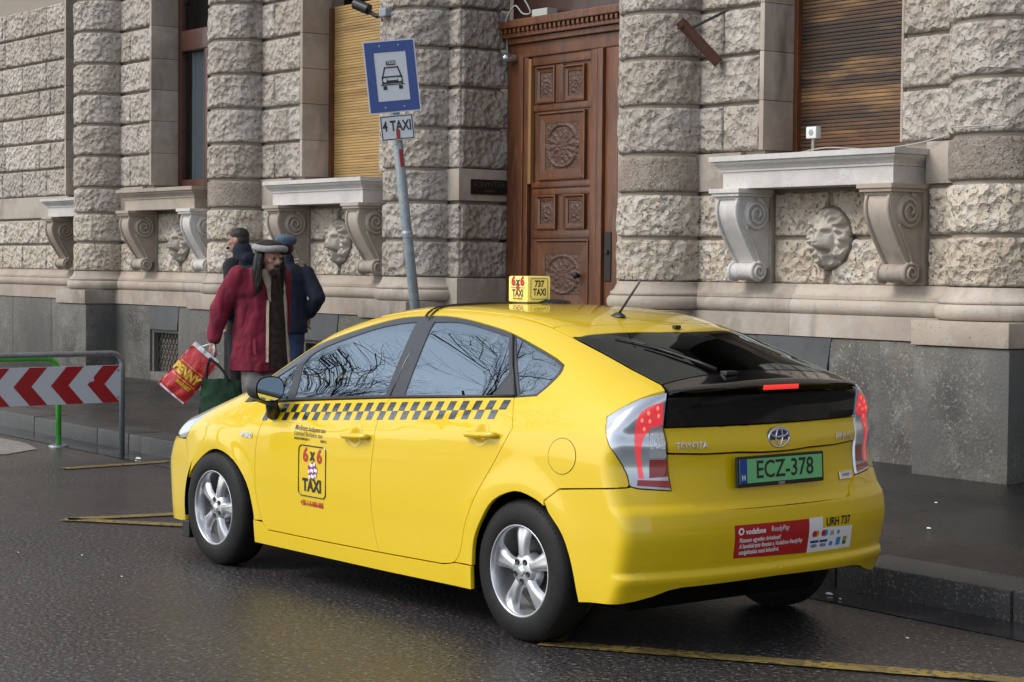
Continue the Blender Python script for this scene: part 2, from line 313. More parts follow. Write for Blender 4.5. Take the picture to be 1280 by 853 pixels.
# --- wall blocks
def strip_blocks(x0, x1, split, zs, yf=YW, mat=M_stone, sp=.032):
    for i, (z0, z1) in enumerate(zs):
        s_ = rnd.random()*40
        if i % 2 == 0 and split: block(x0, split, z0, z1, yf, mat, seed=s_, sp=sp); block(split, x1, z0, z1, yf, mat, seed=s_+3, sp=sp)
        else: block(x0, x1, z0, z1, yf, mat, seed=s_, sp=sp)
def courses(i0, i1): return list(zip(ZC[i0:i1], ZC[i0+1:i1+1]))
for key, (xl, xr_) , top, sp in (('w1',(PC[0]+.39,PC[1]-.39),10,.042),('w2',(PC[1]+.39,PC[2]-.39),9,.038),('w3',(PC[3]+.39,PC[4]-.39),8,.028)):
    cx = WIN[key]; wl, wr = cx-.74, cx+.74
    if key == 'w3': wl, wr = cx-.72, cx+.70
    strip_blocks(xl, wl-.05, xl+.30, courses(3,top), sp=sp); strip_blocks(wr+.02, xr_, None, courses(3,top), sp=sp)
    # smooth margin and jamb stones
    for i, (z0, z1) in enumerate(courses(3,top)):
        bld(MB().box(wl-.05, wl, YW-.012, YW+.37, z0+.002, z1-.002, .004), 'jamb_stone', M_smooth, auto=40); bld(MB().box(wr, wr+.02, YW+.02, YW+.37, z0+.002, z1-.002), 'jamb_stone', M_smooth)
    # band course beside the sill
    bld(MB().box(xl-.05, cx-.98, YW-.008, YW+.06, 2.302, 2.615, .006), 'band_stone', M_smooth, auto=40); bld(MB().box(cx+.98, xr_+.05, YW-.008, YW+.06, 2.302, 2.615, .006), 'band_stone', M_smooth, auto=40)
    # courses behind the consoles
    for i, (z0, z1) in enumerate(courses(0,2)):
        for a, b_ in ((xl,cx-.99),(cx-.60,cx-.025),(cx+.025,cx+.60),(cx+.99,xr_)):
            block(a, b_, z0, z1, YW+.006, M_warm, amp=.016 if abs(a-cx) < .7 and abs(b_-cx) < .7 else .018, sp=sp, seed=rnd.random()*40)
    for a in (-.99,.60): bld(MB().box(cx+a+.01, cx+a+.38, YW-.010, YW+.06, 1.545, 2.29), 'console_backing', M_smooth)
# far-left bay, set back
for i, (z0, z1) in enumerate(courses(0,2)+courses(3,10)):
    js = [-30.1,-28.95,-28.45,-27.2,-26.80,-26.30] if i % 2 else [-29.6,-28.55,-27.80,-26.95,-26.30]
    for a, b_ in zip(js[:-1], js[1:]): block(a, b_, z0, z1, 12.1, M_stone if z0 > 2 else M_warm, sp=.05, seed=rnd.random()*40, amp=.018)
bld(MB().box(-32,-26.2,12.09,12.16,2.302,2.615,.006), 'band_stone', M_smooth)
for z0, z1 in courses(3,11): bld(MB().box(-26.30,-26.25,12.09,12.5,z0+.002,z1-.002,.004), 'jamb_stone', M_smooth, auto=40)
bld(MB().box(-26.25,-24.8,12.5,12.53,2.6,6.5), 'window_recess', M_dark)
# --- door bay, left return
for i, (z0, z1) in enumerate(courses(0,2)+courses(3,9)):
    block(PC[2]+.39, -15.445, z0, z1, YW, M_stone, sp=.035, seed=rnd.random()*40); block(YW+.02, 11.90, z0, z1, -15.44, M_stone, axis='x', sp=.035, seed=rnd.random()*40)
bld(MB().box(PC[2]+.36,-15.43,YW-.010,11.90,2.302,2.615,.006), 'band_stone', M_smooth, auto=40)
bld(MB().box(PC[2]+.36,-15.425,YW-.03,11.92,.1,1.535,.01), 'jamb_base', M_smooth, auto=40)
bld(MB().box(-13.04,-12.6,YW-.01,12.1,.1,6.5), 'jamb_base', M_smooth)
bld(MB().box(-15.44,-13.04,YW+.05,12.2,.0,.30), 'door_step', M_gran)
# --- columns
def drum(cx, z0, z1, mat, amp, sp, seed, parent):
    R0 = .425; z0 += .003; z1 -= .027; n = list(np.linspace(0, 1, max(10, int(R0*3.3/sp)))); m = edged(z1-z0, sp)
    def fn(u, t):
        th = R(-97)+R(194)*u; z = z0+(z1-z0)*t; d = min(z-z0, z1-z); e = min(1, d/.018); r = R0-.022*(1-e)**2
        a = th*R0; k = min(1, d/.05)
        n_ = .75*nz(a*6+seed, z*6, seed)+.9*(.5-2.2*abs(nz(a*11, z*11+seed, 3.1)))+.55*(.4-2*abs(nz(a*26, z*26, seed+7)))
        r += amp*(.25+n_*.62)*(.35+.65*k)
        return (cx+r*math.sin(th), YW+.02-r*math.cos(th), z), (cx+.385*math.sin(th), YW+.02-.385*math.cos(th), z)
    v, f = grid_face(n, m, fn, 0); o = MB().put(v, f).build('drum', mat, parent, smooth=True); o.data.set_sharp_from_angle(angle=R(50)); return o
for ci, cx in enumerate(PC):
    sp = (.045,.04,.034,.028,.026)[ci]; top = (10,10,9,8,8)[ci]
    b = MB(); b.lathe([(.392,1.54),(.392,7)], 24, (cx,YW+.02,0), 'z', R(180), R(360)); col = bld(b, 'column', M_joint, smooth=True); col.matrix_parent_inverse = B_inv
    for i in range(top):
        if i == 2: mt, am = (M_brown if ci in (1,3,4) else M_stone), .010
        elif i < 2: mt, am = (M_warm if ci in (1,3,4,0) else M_stone), .020
        else: mt, am = M_stone, .020
        if i == 2 and ci == 3: mt = M_brown
        drum(cx, ZC[i], ZC[i+1], mt, am, sp, rnd.random()*50, col)
    # moulded base
    b = MB(); b.lathe([(.425,1.54),(.43,1.515),(.45,1.475),(.475,1.452),(.485,1.450),(.485,1.425),(.475,1.420)]+[(.470+.045*math.cos(a),1.365+.058*math.sin(a)) for a in np.linspace(R(85),R(-90),9)]+[(.45,1.305)], 40, (cx,YW+.02,0), 'z', R(180), R(360)); bld(b, 'column_base', M_smooth, smooth=True)
    bld(MB().box(cx-.432,cx+.432,10.765,YW+.1,1.125,1.303,.010), 'pedestal_cap', M_smooth, auto=40)
    bld(MB().box(cx-.425,cx+.425,10.785,YW+.1,.05,1.120,.016), 'pedestal', M_gran, auto=40)
# --- base moulding along the wall
prof = [(YW-.005,1.54),(YW-.010,1.515),(YW-.030,1.475),(YW-.055,1.452),(YW-.065,1.450),(YW-.065,1.425),(YW-.055,1.420)]+[(YW-.050-.040*math.cos(a),1.365+.058*math.sin(a)) for a in np.linspace(R(85),R(-90),8)]+[(YW-.06,1.305),(YW-.085,1.303),(YW-.085,1.128),(YW-.02,1.125),(YW+.1,1.125),(YW+.1,1.54)]
def mould(x0, x1, dy=0):
    b = MB(); b.prism([(y+dy,z) for y,z in prof], x0, x1, 'yz'); return bld(b, 'base_moulding', M_smooth, auto=40)
for a, b_ in ((PC[0]+.42,-21.0),(-20.997,PC[1]-.42),(PC[1]+.42,-18.0),(-17.997,PC[2]-.42),(PC[3]+.42,-10.85),(-10.847,PC[4]-.42),(PC[4]+.42,30)): mould(a, b_)
for a, b_ in ((-32,-28.0),(-27.997,-24.0)): mould(a, b_, .83)
# --- granite plinth blocks and basement windows
def gran(x0, x1, z0, z1, y=YW-.07): bld(MB().box(x0+.004,x1-.004,y,YW+.1 if y < 11.5 else y+.2,z0,z1-.004,.010), 'plinth_block', M_gran, auto=40)
M_lint = mk('dark_lintel', (.085,.090,.092), rough=.6, bump=[(40,.003,4,'n')], var=[(4,(.06,.062,.064),.45,.7)])
for key, (xl, xr_) in (('w1',(PC[0]+.42,PC[1]-.42)),('w2',(PC[1]+.42,PC[2]-.42)),('w3',(PC[3]+.42,PC[4]-.42))):
    c = WIN[key]-.28; a, b_ = c-.37, c+.37
    gran(xl, a, .05, 1.125); gran(b_, xr_-.0, .05, 1.125)
    bld(MB().box(a,b_,YW-.07,YW+.1,.05,.30,.006), 'basement_sill', M_gran, auto=40)
    bld(MB().put([(a-.03 if k in (2,3) else a+.02, y, z) if s_ else (b_+.03 if k in (2,3) else b_-.02, y, z) for s_, k, y, z in ((1,0,YW-.078,.83),(0,0,YW-.078,.83),(0,2,YW-.078,1.12),(1,2,YW-.078,1.12),(1,0,YW+.1,.83),(0,0,YW+.1,.83),(0,2,YW+.1,1.12),(1,2,YW+.1,1.12))], [(0,1,2,3),(4,7,6,5),(0,4,5,1),(3,2,6,7),(0,3,7,4),(1,5,6,2)]), 'lintel', M_lint)
    gw = bld(MB().box(a,b_,YW+.06,YW+.075,.30,.83), 'basement_window', M_dark)
    bld(MB().box(a,a+.05,YW-.04,YW+.06,.30,.83).box(b_-.05,b_,YW-.04,YW+.06,.30,.83).box(a+.05,b_-.05,YW-.04,YW+.06,.79,.83), 'basement_frame', M_gran)
    for k in range(-4, 9):
        for s_ in (-1, 1):
            x = a+.05+.085*k; h = .48; x2 = x+s_*.30; P0, P1 = Vector((x if s_ > 0 else x+.25, YW+.03+.006*s_, .31)), Vector((x2 if s_ > 0 else x2+.25, YW+.03+.006*s_, .79))
            def clip(p, q):
                lo, hi = a+.05, b_-.05; ts = [0,1]; d = q.x-p.x
                t0, t1 = sorted(((lo-p.x)/d, (hi-p.x)/d)); t0 = max(0,t0); t1 = min(1,t1); return (p.lerp(q,t0), p.lerp(q,t1)) if t1-t0 > .05 else None
            c_ = clip(P0, P1)
            if c_: bld(MB().tube([c_[0][:], c_[1][:]], .007, 5), 'grille_bar', M_iron)
for a, b_ in ((-32,-29.4),(-29.4,-28.01),(-28.01,-26.6),(-26.6,-24.0)): gran(a, b_, .05, 1.125, 12.03)
gran(PC[4]+.42, -5.5, .05, 1.125); gran(-5.5, 30, .05, 1.125)
# --- sills, consoles, lion heads
def sill(cx, hw, y0, mat=M_pale, dz=0):
    rings = [(.0,2.300),(.0,2.430),(.012,2.434),(.012,2.448),(.030,2.470),(.055,2.492),(.060,2.500),(.060,2.512),(.085,2.518),(.085,2.560)]
    v = []; f = []; yb_ = y0+.45
    for (o_, z) in rings: v += [(cx-hw-o_, yb_, z), (cx-hw-o_, y0-o_, z), (cx+hw+o_, y0-o_, z), (cx+hw+o_, yb_, z)]
    for i in range(len(rings)-1):
        for k in range(3): f.append((4*i+k, 4*i+k+1, 4*i+k+5, 4*i+k+4))
    n_ = len(v); f.append((0,3,2,1)); f.append((n_-4,n_-3,n_-2,n_-1))
    return bld(MB().put(v, f), 'window_sill', mat)
def console(cx, yw, mat, hw=.128):
    pr = [(.34,2.215),(.358,2.15),(.350,2.07),(.312,1.98),(.258,1.89),(.198,1.80),(.155,1.74),(.128,1.70)]
    pr = crv([(d, z) for d, z in pr], 3); b = MB()
    poly = [(yw-d, z) for d, z in pr]+[(yw-.10,1.66),(yw+.02,1.66),(yw+.02,2.215)]
    b.prism(poly, cx-hw, cx+hw, 'yz'); o = bld(b, 'console', mat, auto=35); par = o
    # fillets along the front edges
    for s_ in (-1, 1):
        b = MB(); b.tube([(cx+s_*(hw-.02), yw-d-.004, z) for d, z in pr], .016, 6); q = b.build('fillet', mat, par, True)
        # upper volute
        P = []; rr = []
        for k in range(46):
            t = k/45; a = R(100)+t*R(900); r = .118*(1-t)**.85+.012; P.append((cx+s_*(hw+.006+.028*t), yw-.165-r*math.cos(a), 2.095+r*math.sin(a))); rr.append(.021-.008*t)
        b = MB(); b.tube(P, rr, 6); b.build('volute', mat, par, True)
        b = MB(); b.lathe([(.125,0),(.125,.012*s_),(.0001,.020*s_)], 24, (cx+s_*hw, yw-.165, 2.095), 'x'); b.build('volute_disc', mat, par, True)
        # rib from volute down to the lower roll
        Q = crv([(.270,2.00),(.225,1.92),(.165,1.82),(.125,1.74),(.10,1.69)], 4); b = MB(); b.tube([(cx+s_*(hw+.004), yw-d, z) for d, z in Q], .015, 6); b.build('rib', mat, par, True)
        P = []; rr = []
        for k in range(30):
            t = k/29; a = R(80)+t*R(640); r = .066*(1-t)**.9+.008; P.append((cx+s_*(hw+.022+.012*t), yw-.135-r*math.cos(a), 1.635+r*math.sin(a))); rr.append(.014-.004*t)
        b = MB(); b.tube(P, rr, 6); b.build('volute', mat, par, True)
    b = MB(); b.lathe([(.0001,-hw-.02),(.075,-hw-.02),(.082,-hw-.012),(.082,-hw+.01),(.070,-hw+.02),(.068,-hw+.07),(.074,-hw+.085),(.068,-hw+.10),(.068,hw-.02),(.082,hw-.01),(.082,hw+.012),(.075,hw+.02),(.0001,hw+.02)], 20, (cx,yw-.135,1.635), 'x'); b.build('roll', mat, par, auto=40)
    b = MB(); b.box(cx-hw-.045,cx+hw+.045,yw-.40,yw,2.262,2.298,.004); b.box(cx-hw-.030,cx+hw+.030,yw-.385,yw,2.235,2.262,.008); b.box(cx-hw-.005,cx+hw+.005,yw-.355,yw,2.212,2.235,.004); b.build('abacus', mat, par)
    return o
def lion(cx, cz, yw, mat):
    n = 72; Rr = .245; v = []; f = []
    def G(x, z, cx_, cz_, sx, sz): return math.exp(-((x-cx_)/sx)**2-((z-cz_)/sz)**2)
    def h(x, z):
        r = math.hypot(x/.235, z/.255); ax = abs(x)
        y = .085*max(0,1-r**3)**.5
        y += .060*G(x,z,0,.03,.105,.115)                                     # skull
        y += .062*G(x,z,0,-.060,.082,.052)+.030*G(x,z,0,-.058,.055,.036)    # muzzle
        y += .034*G(x,z,0,.015,.030,.070)                                    # nose bridge
        y += .026*G(x,z,0,-.028,.036,.016)-.016*G(ax,z,.018,-.040,.009,.007) # nose, nostrils
        y += .036*G(ax,z,.052,.080,.042,.018)                                # brows
        y -= .048*G(ax,z,.056,.046,.026,.016); y += .022*G(ax,z,.056,.046,.012,.010)   # eyes
        y += .026*G(ax,z,.040,-.070,.034,.024)                               # jowls
        y -= .110*G(x,z,0,-.112,.058,.017)                                   # open mouth
        y += .050*G(x,z,0,-.150,.052,.024)                                   # lower jaw
        y -= .034*G(ax,z,.108,-.05,.016,.085)
        y += .034*G(ax,z,.120,.125,.026,.026)                                # ears
        th = math.atan2(z, x); m = min(1, max(0, (r-.50)/.22))*min(1, max(0, (1.02-r)/.10))
        y += m*(.022*math.sin(abs(th-1.57)*9+7*r)+.016*math.sin(abs(th-1.57)*17-9*r)+.022*nz(x*24, z*24, 4)+.020)
        return y
    idx = {}
    for i in range(n+1):
        for j in range(n+1):
            x = -.25+.5*i/n; z = -.27+.54*j/n; r = math.hypot(x/.235, z/.255)
            if r <= 1.03: idx[i,j] = len(v); v.append((cx+x*.93, yw-.005-.93*(h(x,z) if r < 1 else -.01), cz+z*.93))
    for i in range(n):
        for j in range(n):
            q = [(i,j),(i+1,j),(i+1,j+1),(i,j+1)]
            if all(k in idx for k in q): f.append(tuple(idx[k] for k in q))
    return bld(MB().put(v, f), 'lion_head', mat, smooth=True)
M_rim2 = mk('recess_shadow_stone', (.12,.10,.085), rough=.9)  # shade of the recess round each lion head put into the colour
M_carve = mk('carved_stone', (.46,.415,.36), rough=.8, var=[(5,(.33,.28,.235),.45,.7),(20,(.52,.475,.42),.5,.75)], bump=[(60,.004,4,'n')], rnd=.1)
for key, mat, y in (('w1',M_smooth,YW),('w2',M_pale,YW),('w3',M_pale,YW)):
    cx = WIN[key]; sill(cx+.02, .900, y-.30, mat); console(cx-.77, y, M_pale if key == 'w3' else M_smooth); console(cx+.82, y, M_smooth if key != 'w1' else M_pale); lion(cx+.02, 1.905, y+.02, M_carve)
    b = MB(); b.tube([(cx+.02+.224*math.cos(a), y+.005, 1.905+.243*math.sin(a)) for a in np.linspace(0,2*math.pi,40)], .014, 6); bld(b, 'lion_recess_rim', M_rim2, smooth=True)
sill(-25.30, .93, 12.1-.30, M_pale); console(-26.05, 12.1, M_smooth)
# --- roller shutters: every slat
M_slat3 = mk('shutter_brown', (.125,.060,.026), rough=.62, var=[(1.0,(.040,.024,.016),.42,.58,(.35,1,3.2)),(2,(.26,.145,.058),.52,.70,(.5,1,4)),(10,(.05,.03,.02),.56,.72,(.3,1,3))], bump=[(70,.002,4,'n')], rnd=.34)
M_slat2 = mk('shutter_ochre', (.40,.255,.095), rough=.6, var=[(2.0,(.25,.150,.055),.5,.7,(.4,1,4)),(10,(.46,.31,.13),.5,.7,(.3,1,4))], bump=[(70,.002,4,'n')], rnd=.12)
def shutter(key, mat, top):
    cx = WIN[key]; wl, wr = cx-.74, cx+.74
    if key == 'w3': wl, wr = cx-.72, cx+.70
    fr = bld(MB().box(wl,wl+.045,YW+.33,YW+.42,2.56,top,.004).box(wr-.045,wr,YW+.33,YW+.42,2.56,top,.004).box(wl,wr,YW+.46,YW+.47,2.5,top), 'shutter', M_wood)
    z = 2.565; k = 0; sm = None
    while z < top:
        if sm is None:
            b = MB(); b.prism([(-.012,.0),(-.017,.003),(-.0185,.014),(-.017,.0255),(-.012,.0285),(.004,.029),(.004,.0)], -(wr-wl)/2+.04, (wr-wl)/2-.04, 'yz'); o = b.build('slat', mat, fr, auto=40); sm = o.data
        else: o = bpy.data.objects.new('slat', sm); COL.objects.link(o); o.parent = fr
        o.location = ((wl+wr)/2, YW+.395+rnd.uniform(-.002,.002), z); z += .0305; k += 1
shutter('w3', M_slat3, 4.0); shutter('w2', M_slat2, 4.5)
# --- arched window of the left bay
M_winwood = mk('window_wood', (.075,.028,.018), rough=.4, coat=.2, var=[(8,(.05,.018,.012),.45,.7)])
cx = WIN['w1']; wl, wr = cx-.74, cx+.74
b = MB(); b.box(wl,wl+.10,YW+.36,YW+.46,2.56,4.9,.01); b.box(wr-.10,wr,YW+.36,YW+.46,2.56,4.9,.01); b.box(wl+.10,wr-.10,YW+.34,YW+.46,4.30,4.56,.02); b.box(cx-.05,cx+.05,YW+.35,YW+.46,2.56,4.30,.01); b.box(wl+.10,wr-.10,YW+.36,YW+.46,2.56,2.70,.01)
arc = [(cx+.74*math.cos(a), 4.9+.74*math.sin(a)) for a in np.linspace(0,math.pi,24)]; arc2 = [(cx+.62*math.cos(a), 4.9+.62*math.sin(a)) for a in np.linspace(math.pi,0,24)]
for k in range(23): b.prism([arc[k],arc[k+1],arc2[22-k],arc2[23-k]], YW+.36, YW+.46)
win = bld(b, 'window', M_winwood, auto=40)
M_pane = mk('window_pane', (.10,.12,.13), rough=.03, spec=1.0, coat=1)
M_curt = mk('curtain', (.55,.57,.58), rough=.9)
for a, b_ in ((wl+.10,cx-.05),(cx+.05,wr-.10)):
    v = []; f = []
    for k in range(41):
        x = a+(b_-a)*k/40; y = YW+.52+.03*math.sin(k*1.1)+.015*math.sin(k*2.7)
        v += [(x,y,2.7),(x,y,4.3)]
        if k: f.append((2*k-2,2*k,2*k+1,2*k-1))
    add('curtain', v, f, M_curt, win, smooth=True)
def pane_mat():
    m = bpy.data.materials.new('building_glass'); m.use_nodes = True; n = m.node_tree; n.nodes.clear(); o = n.nodes.new('ShaderNodeOutputMaterial'); x = n.nodes.new('ShaderNodeMixShader'); fr = n.nodes.new('ShaderNodeFresnel'); fr.inputs[0].default_value = 1.6
    t = n.nodes.new('ShaderNodeBsdfTransparent'); t.inputs[0].default_value = (.62,.68,.70,1); g_ = n.nodes.new('ShaderNodeBsdfGlossy'); g_.inputs['Roughness'].default_value = .01
    n.links.new(fr.outputs[0], x.inputs[0]); n.links.new(t.outputs[0], x.inputs[1]); n.links.new(g_.outputs[0], x.inputs[2]); n.links.new(x.outputs[0], o.inputs[0]); return m
M_bg = pane_mat()
for a, b_, z0, z1 in ((wl+.10,cx-.05,2.70,4.30),(cx+.05,wr-.10,2.70,4.30),(wl+.10,wr-.10,4.56,5.5)): add('pane', [(a,YW+.415,z0),(b_,YW+.415,z0),(b_,YW+.415,z1),(a,YW+.415,z1)], [(0,1,2,3)], M_bg, win)
bld(MB().box(wl,wr,YW+.60,YW+.62,2.5,6.5), 'window_room', M_dark)
# --- entrance door
YD = 11.90
door = bld(MB().box(-15.42,-13.05,YD,YD+.06,.25,3.72), 'entrance_door', M_wood)
def rail(x0, x1, z0, z1, y=YD, t=.030, bev=.006, mat=M_wood, name='rail'): return MB().box(x0,x1,y-t,y,z0,z1,bev).build(name, mat, door, auto=40)
rail(-15.42,-15.17,.25,3.75,t=.055,name='door_post'); rail(-15.165,-15.10,.25,3.72,t=.045,name='stile'); rail(-14.14,-14.03,.25,3.72,t=.045,name='stile'); rail(-14.025,-13.93,.25,3.72,t=.075,bev=.02,name='cover_strip'); rail(-13.925,-13.74,.25,3.72,t=.040,name='stile'); rail(-13.735,-13.10,.25,3.72,t=.030,name='stile')
MB().box(-15.095,-15.05,YD-.048,YD-.001,2.47,3.70,.006).build('pale_strip', mk('bare_wood', (.30,.16,.055), rough=.55, bump=[(60,.002,4,'n')]), door)
rail(-15.05,-14.145,3.63,3.72); rail(-15.05,-14.145,2.43,2.485,t=.034); rail(-15.05,-14.145,1.15,1.20)
def framed(x0, x1, z0, z1, w_=.06, carve=None):
    b = MB(); y0 = YD-.030
    for i, (d, dep) in enumerate(((0,.030),(.012,.034),(.030,.016),(.050,.012))): pass
    rings = [(0,0.),(0,-.032),(.012,-.036),(.028,-.018),(w_,-.012),(w_,.0)]
    v = []; f = []
    for d, y in rings: v += [(x0+d,YD+y,z0+d),(x1-d,YD+y,z0+d),(x1-d,YD+y,z1-d),(x0+d,YD+y,z1-d)]
    for i in range(len(rings)-1):
        for k in range(4): f.append((4*i+k,4*i+(k+1)%4,4*i+4+(k+1)%4,4*i+4+k))
    MB().put(v, f).build('panel_frame', M_wood, door)
    cx_, cz_ = (x0+x1)/2, (z0+z1)/2; hw, hh = (x1-x0)/2-w_, (z1-z0)/2-w_
    n = 34; m = 44 if hh > .2 else 30; v = []; f = []
    for i in range(n+1):
        for j in range(m+1):
            u, t = -1+2*i/n, -1+2*j/m; y = .004
            if carve == 'oval':
                r = math.hypot(u/.86, t/.86)
                if r < 1: y += .012*(1-r*r)**.5+.008*math.sin(14*math.atan2(t,u))*min(1,r*2)*(1-r)**.4+.006*nz(u*7,t*9,1.5)
                elif r < 1.10: y += .020
                else: y += .003+.006*max(0,nz(u*6,t*6,.3))*(1 if r > 1.18 else 0)
            else:
                r = math.hypot(u, t); y += .012*max(0,.9-r)+.013*(nz(u*4.5+cx_,t*4.5+cz_,2)+.2)*max(0,1-r**3)+.006*math.cos(5*math.atan2(t,u))*r*(1-min(r,1))
            v.append((cx_+u*hw, YD-max(y,.0), cz_+t*hh))
    for i in range(n):
        for j in range(m): q = i*(m+1)+j; f.append((q,q+m+1,q+m+2,q+1))
    MB().put(v, f).build('carved_panel', M_woodc, door, smooth=True)
framed(-15.01,-14.705,3.255,3.612,.055); framed(-14.575,-14.255,3.25,3.60,.055); framed(-14.965,-14.24,2.50,3.162,.105,'oval')
framed(-14.99,-14.675,2.02,2.355,.055); framed(-14.555,-14.235,2.02,2.355,.055); framed(-14.985,-14.17,1.24,1.92,.14,'oval'); framed(-14.985,-14.17,.40,1.10,.14,'oval')
rail(-14.70,-14.58,3.25,3.62,t=.020); rail(-15.05,-14.145,2.36,2.42,t=.020); rail(-15.05,-14.145,1.935,2.01,t=.018); rail(-15.05,-14.145,3.18,3.24,t=.020)
MB().box(-13.905,-13.815,YD-.052,YD-.038,1.52,1.99,.01).build('lock_plate', M_iron, door); MB().lathe([(.0001,-.075),(.022,-.072),(.022,-.05)], 14, (-13.86,YD,1.80), 'y').build('lock', M_iron, door)
MB().lathe([(.0001,-.10),(.028,-.095),(.034,-.075),(.018,-.055),(.018,-.03)], 14, (-14.30,YD,1.575), 'y').build('door_knob', M_iron, door, True)
# cornice and transom above the door
tr = bld(MB().box(-15.43,-13.05,YD-.05,YD+.06,3.72,3.86,.01).box(-15.43,-13.05,YD-.09,YD+.06,3.86,3.92,.01).box(-15.43,-13.05,YD-.13,YD+.06,3.92,3.96,.008).box(-15.43,-13.05,YD-.17,YD+.06,4.01,4.09,.012).box(-15.43,-13.05,YD-.12,YD+.06,3.96,4.01), 'door_cornice', M_wood)
for k in range(34): MB().box(-15.42+.07*k,-15.385+.07*k,YD-.155,YD-.12,3.965,4.005).build('dentil', M_wood, tr)
bld(MB().box(-15.43,-13.05,YD+.02,YD+.06,4.09,6.5), 'transom', mk('transom_dark', (.05,.02,.014), rough=.35, coat=.3))
MB().box(-14.92,-14.68,YD-.15,YD-.02,4.09,4.16,.006).build('meter_box', mk('box_grey', (.42,.42,.40), rough=.6), tr)
M_cable = mk('cable_white', (.36,.36,.35), rough=.6)
MB().tube(crv([(-15.40,YD-.07,3.70),(-15.38,YD-.10,3.98),(-15.28,YD-.18,4.10),(-15.15,YD-.18,4.22),(-15.02,YD-.18,4.13),(-14.93,YD-.16,4.15),(-15.1,YD-.2,4.4)],6), .008, 6).build('cable', M_cable, tr, True)
bld(MB().tube(crv([(-15.425,YD-.03,4.0),(-15.42,YD-.03,3.4),(-15.425,YD-.035,2.7),(-15.42,YD-.03,2.4)],6), .008, 6), 'cable', M_cable, smooth=True)
cm = bld(MB().lathe([(.0001,-.16),(.035,-.15),(.045,-.12),(.045,-.02),(.03,0)], 16, (-15.30,YD-.05,3.72), 'y'), 'spy_camera', mk('steel_dome', (.5,.52,.54), rough=.2, metal=.8), smooth=True)
# plaque on the door return
pq = bld(MB().box(-15.428,-15.412,11.40,11.84,2.365,2.515,.004), 'plaque', mk('plaque_black', (.006,.006,.006), rough=.25))
M_plt = mk('plaque_letter', (.045,.045,.045), rough=.5)
for t, z, s_ in (('KÖNYVTÁR', 2.465, .078), ('LIBRARY', 2.400, .030)):
    v, f = text_mesh(t, s_, .001, sx=.95); add('lettering', [(-15.4112,11.62+p[0],z+p[1]) for p in v], f, M_plt, pq)
# old flag holder on the right column
M_rust = mk('rusty_iron', (.085,.035,.022), rough=.7, var=[(20,(.13,.05,.025),.45,.7)], bump=[(50,.003,4,'n')])
fh = bld(MB().tube([(-11.73,11.22,3.36),(-11.90,10.93,3.70)], .045, 12), 'flag_holder', M_rust, auto=40); MB().tube([(-11.885,10.955,3.66),(-11.892,10.942,3.675)], .052, 12).build('collar', M_rust, fh)
for s_ in (-.02,.02): MB().tube([(-11.87+s_,10.98,3.62),(-11.66+s_,11.24,3.79)], .007, 6).build('stay', M_iron, fh)
# little socket box and cable on the right sill
sb = bld(MB().box(-10.90,-10.79,YW+.13,YW+.19,2.705,2.800,.008), 'socket_box', mk('plastic_white', (.66,.68,.66), rough=.5), auto=40)
MB().lathe([(.0001,-.004),(.022,-.004),(.026,.0)], 14, (-10.845,YW+.13,2.752), 'y').build('socket', mk('socket_grey', (.30,.31,.30), rough=.5), sb); MB().tube([(-10.845,YW+.16,2.705),(-10.85,YW+.16,2.56)], .012, 6).build('stem', M_cable, sb)
bld(MB().tube(crv([(-11.15,YW-.20,2.572),(-10.8,YW-.10,2.575),(-10.4,YW-.16,2.60),(-10.0,YW-.10,2.575),(-9.6,YW-.06,2.60),(-9.25,YW-.06,2.66),(-8.9,YW-.47,2.665),(-8.5,YW-.42,2.665)],5), .005, 6), 'cable', M_cable, smooth=True)
# surveillance camera high on the third column
cmr = bld(MB().tube([(-16.52,10.74,4.29),(-16.36,10.80,4.22)], .055, 12), 'surveillance_camera', mk('camera_black', (.015,.015,.017), rough=.35), auto=40); MB().tube([(-16.40,10.80,4.22),(-16.28,10.84,4.15),(-16.15,10.88,4.16)], .022, 8).build('bracket', M_iron, cmr); MB().box(-16.18,-16.06,10.80,10.90,4.13,4.21,.01).build('mount', mk('mount_blue_grey', (.25,.30,.32), rough=.5), cmr)
# ================================================================ the taxi
M_yel = mk('taxi_yellow_paint', (.70,.485,.003), bump=None, rough=.38, coat=1.0, croug=.015, spec=.22)
M_blk = mk('black_plastic', (.012,.012,.013), rough=.45)
M_frame = mk('window_frame_black', (.018,.019,.021), rough=.35, coat=.4)
M_gblk = mk('gloss_black', (.006,.006,.007), rough=.06, coat=.6)
M_tyre = mk('tyre_rubber', (.008,.008,.0085), rough=.65, spec=.3, bump=[(160,.0008,2,'n')], var=[(14,(.016,.0155,.015),.5,.8)])
M_rim = mk('silver_rim', (.55,.56,.58), rough=.28, metal=.75, coat=.3, var=[(6,(.40,.40,.41),.45,.75)])
M_chr = mk('chrome', (.78,.79,.81), rough=.22, metal=.85)
M_dec = mk('decal_black', (.010,.010,.012), rough=.25, coat=.7)
M_chk = mk('stripe_black', (.028,.032,.043), rough=.12, coat=1, ior=1.9)  # black with the grey-blue of reflected sky mixed into its base colour
M_red = mk('decal_red', (.42,.010,.012), rough=.35, coat=.5)
M_wht = mk('decal_white', (.78,.78,.80), rough=.4, coat=.3)
M_int = mk('interior_grey', (.05,.05,.055), rough=.8)
M_under = mk('underbody', (.004,.004,.004), rough=.9, spec=.1)
M_lampred = mk('lamp_red', (.45,.006,.010), rough=.10, coat=1, emit=(1,.08,.10), estr=.30)
M_lampdk = mk('lamp_red_reflector', (.30,.006,.010), rough=.12, coat=1, bump=[(220,.0012,1,'v')])
M_lampclr = mk('lamp_clear', (.62,.65,.70), rough=.10, metal=.55, coat=1, bump=[(120,.0006,1,'v')])
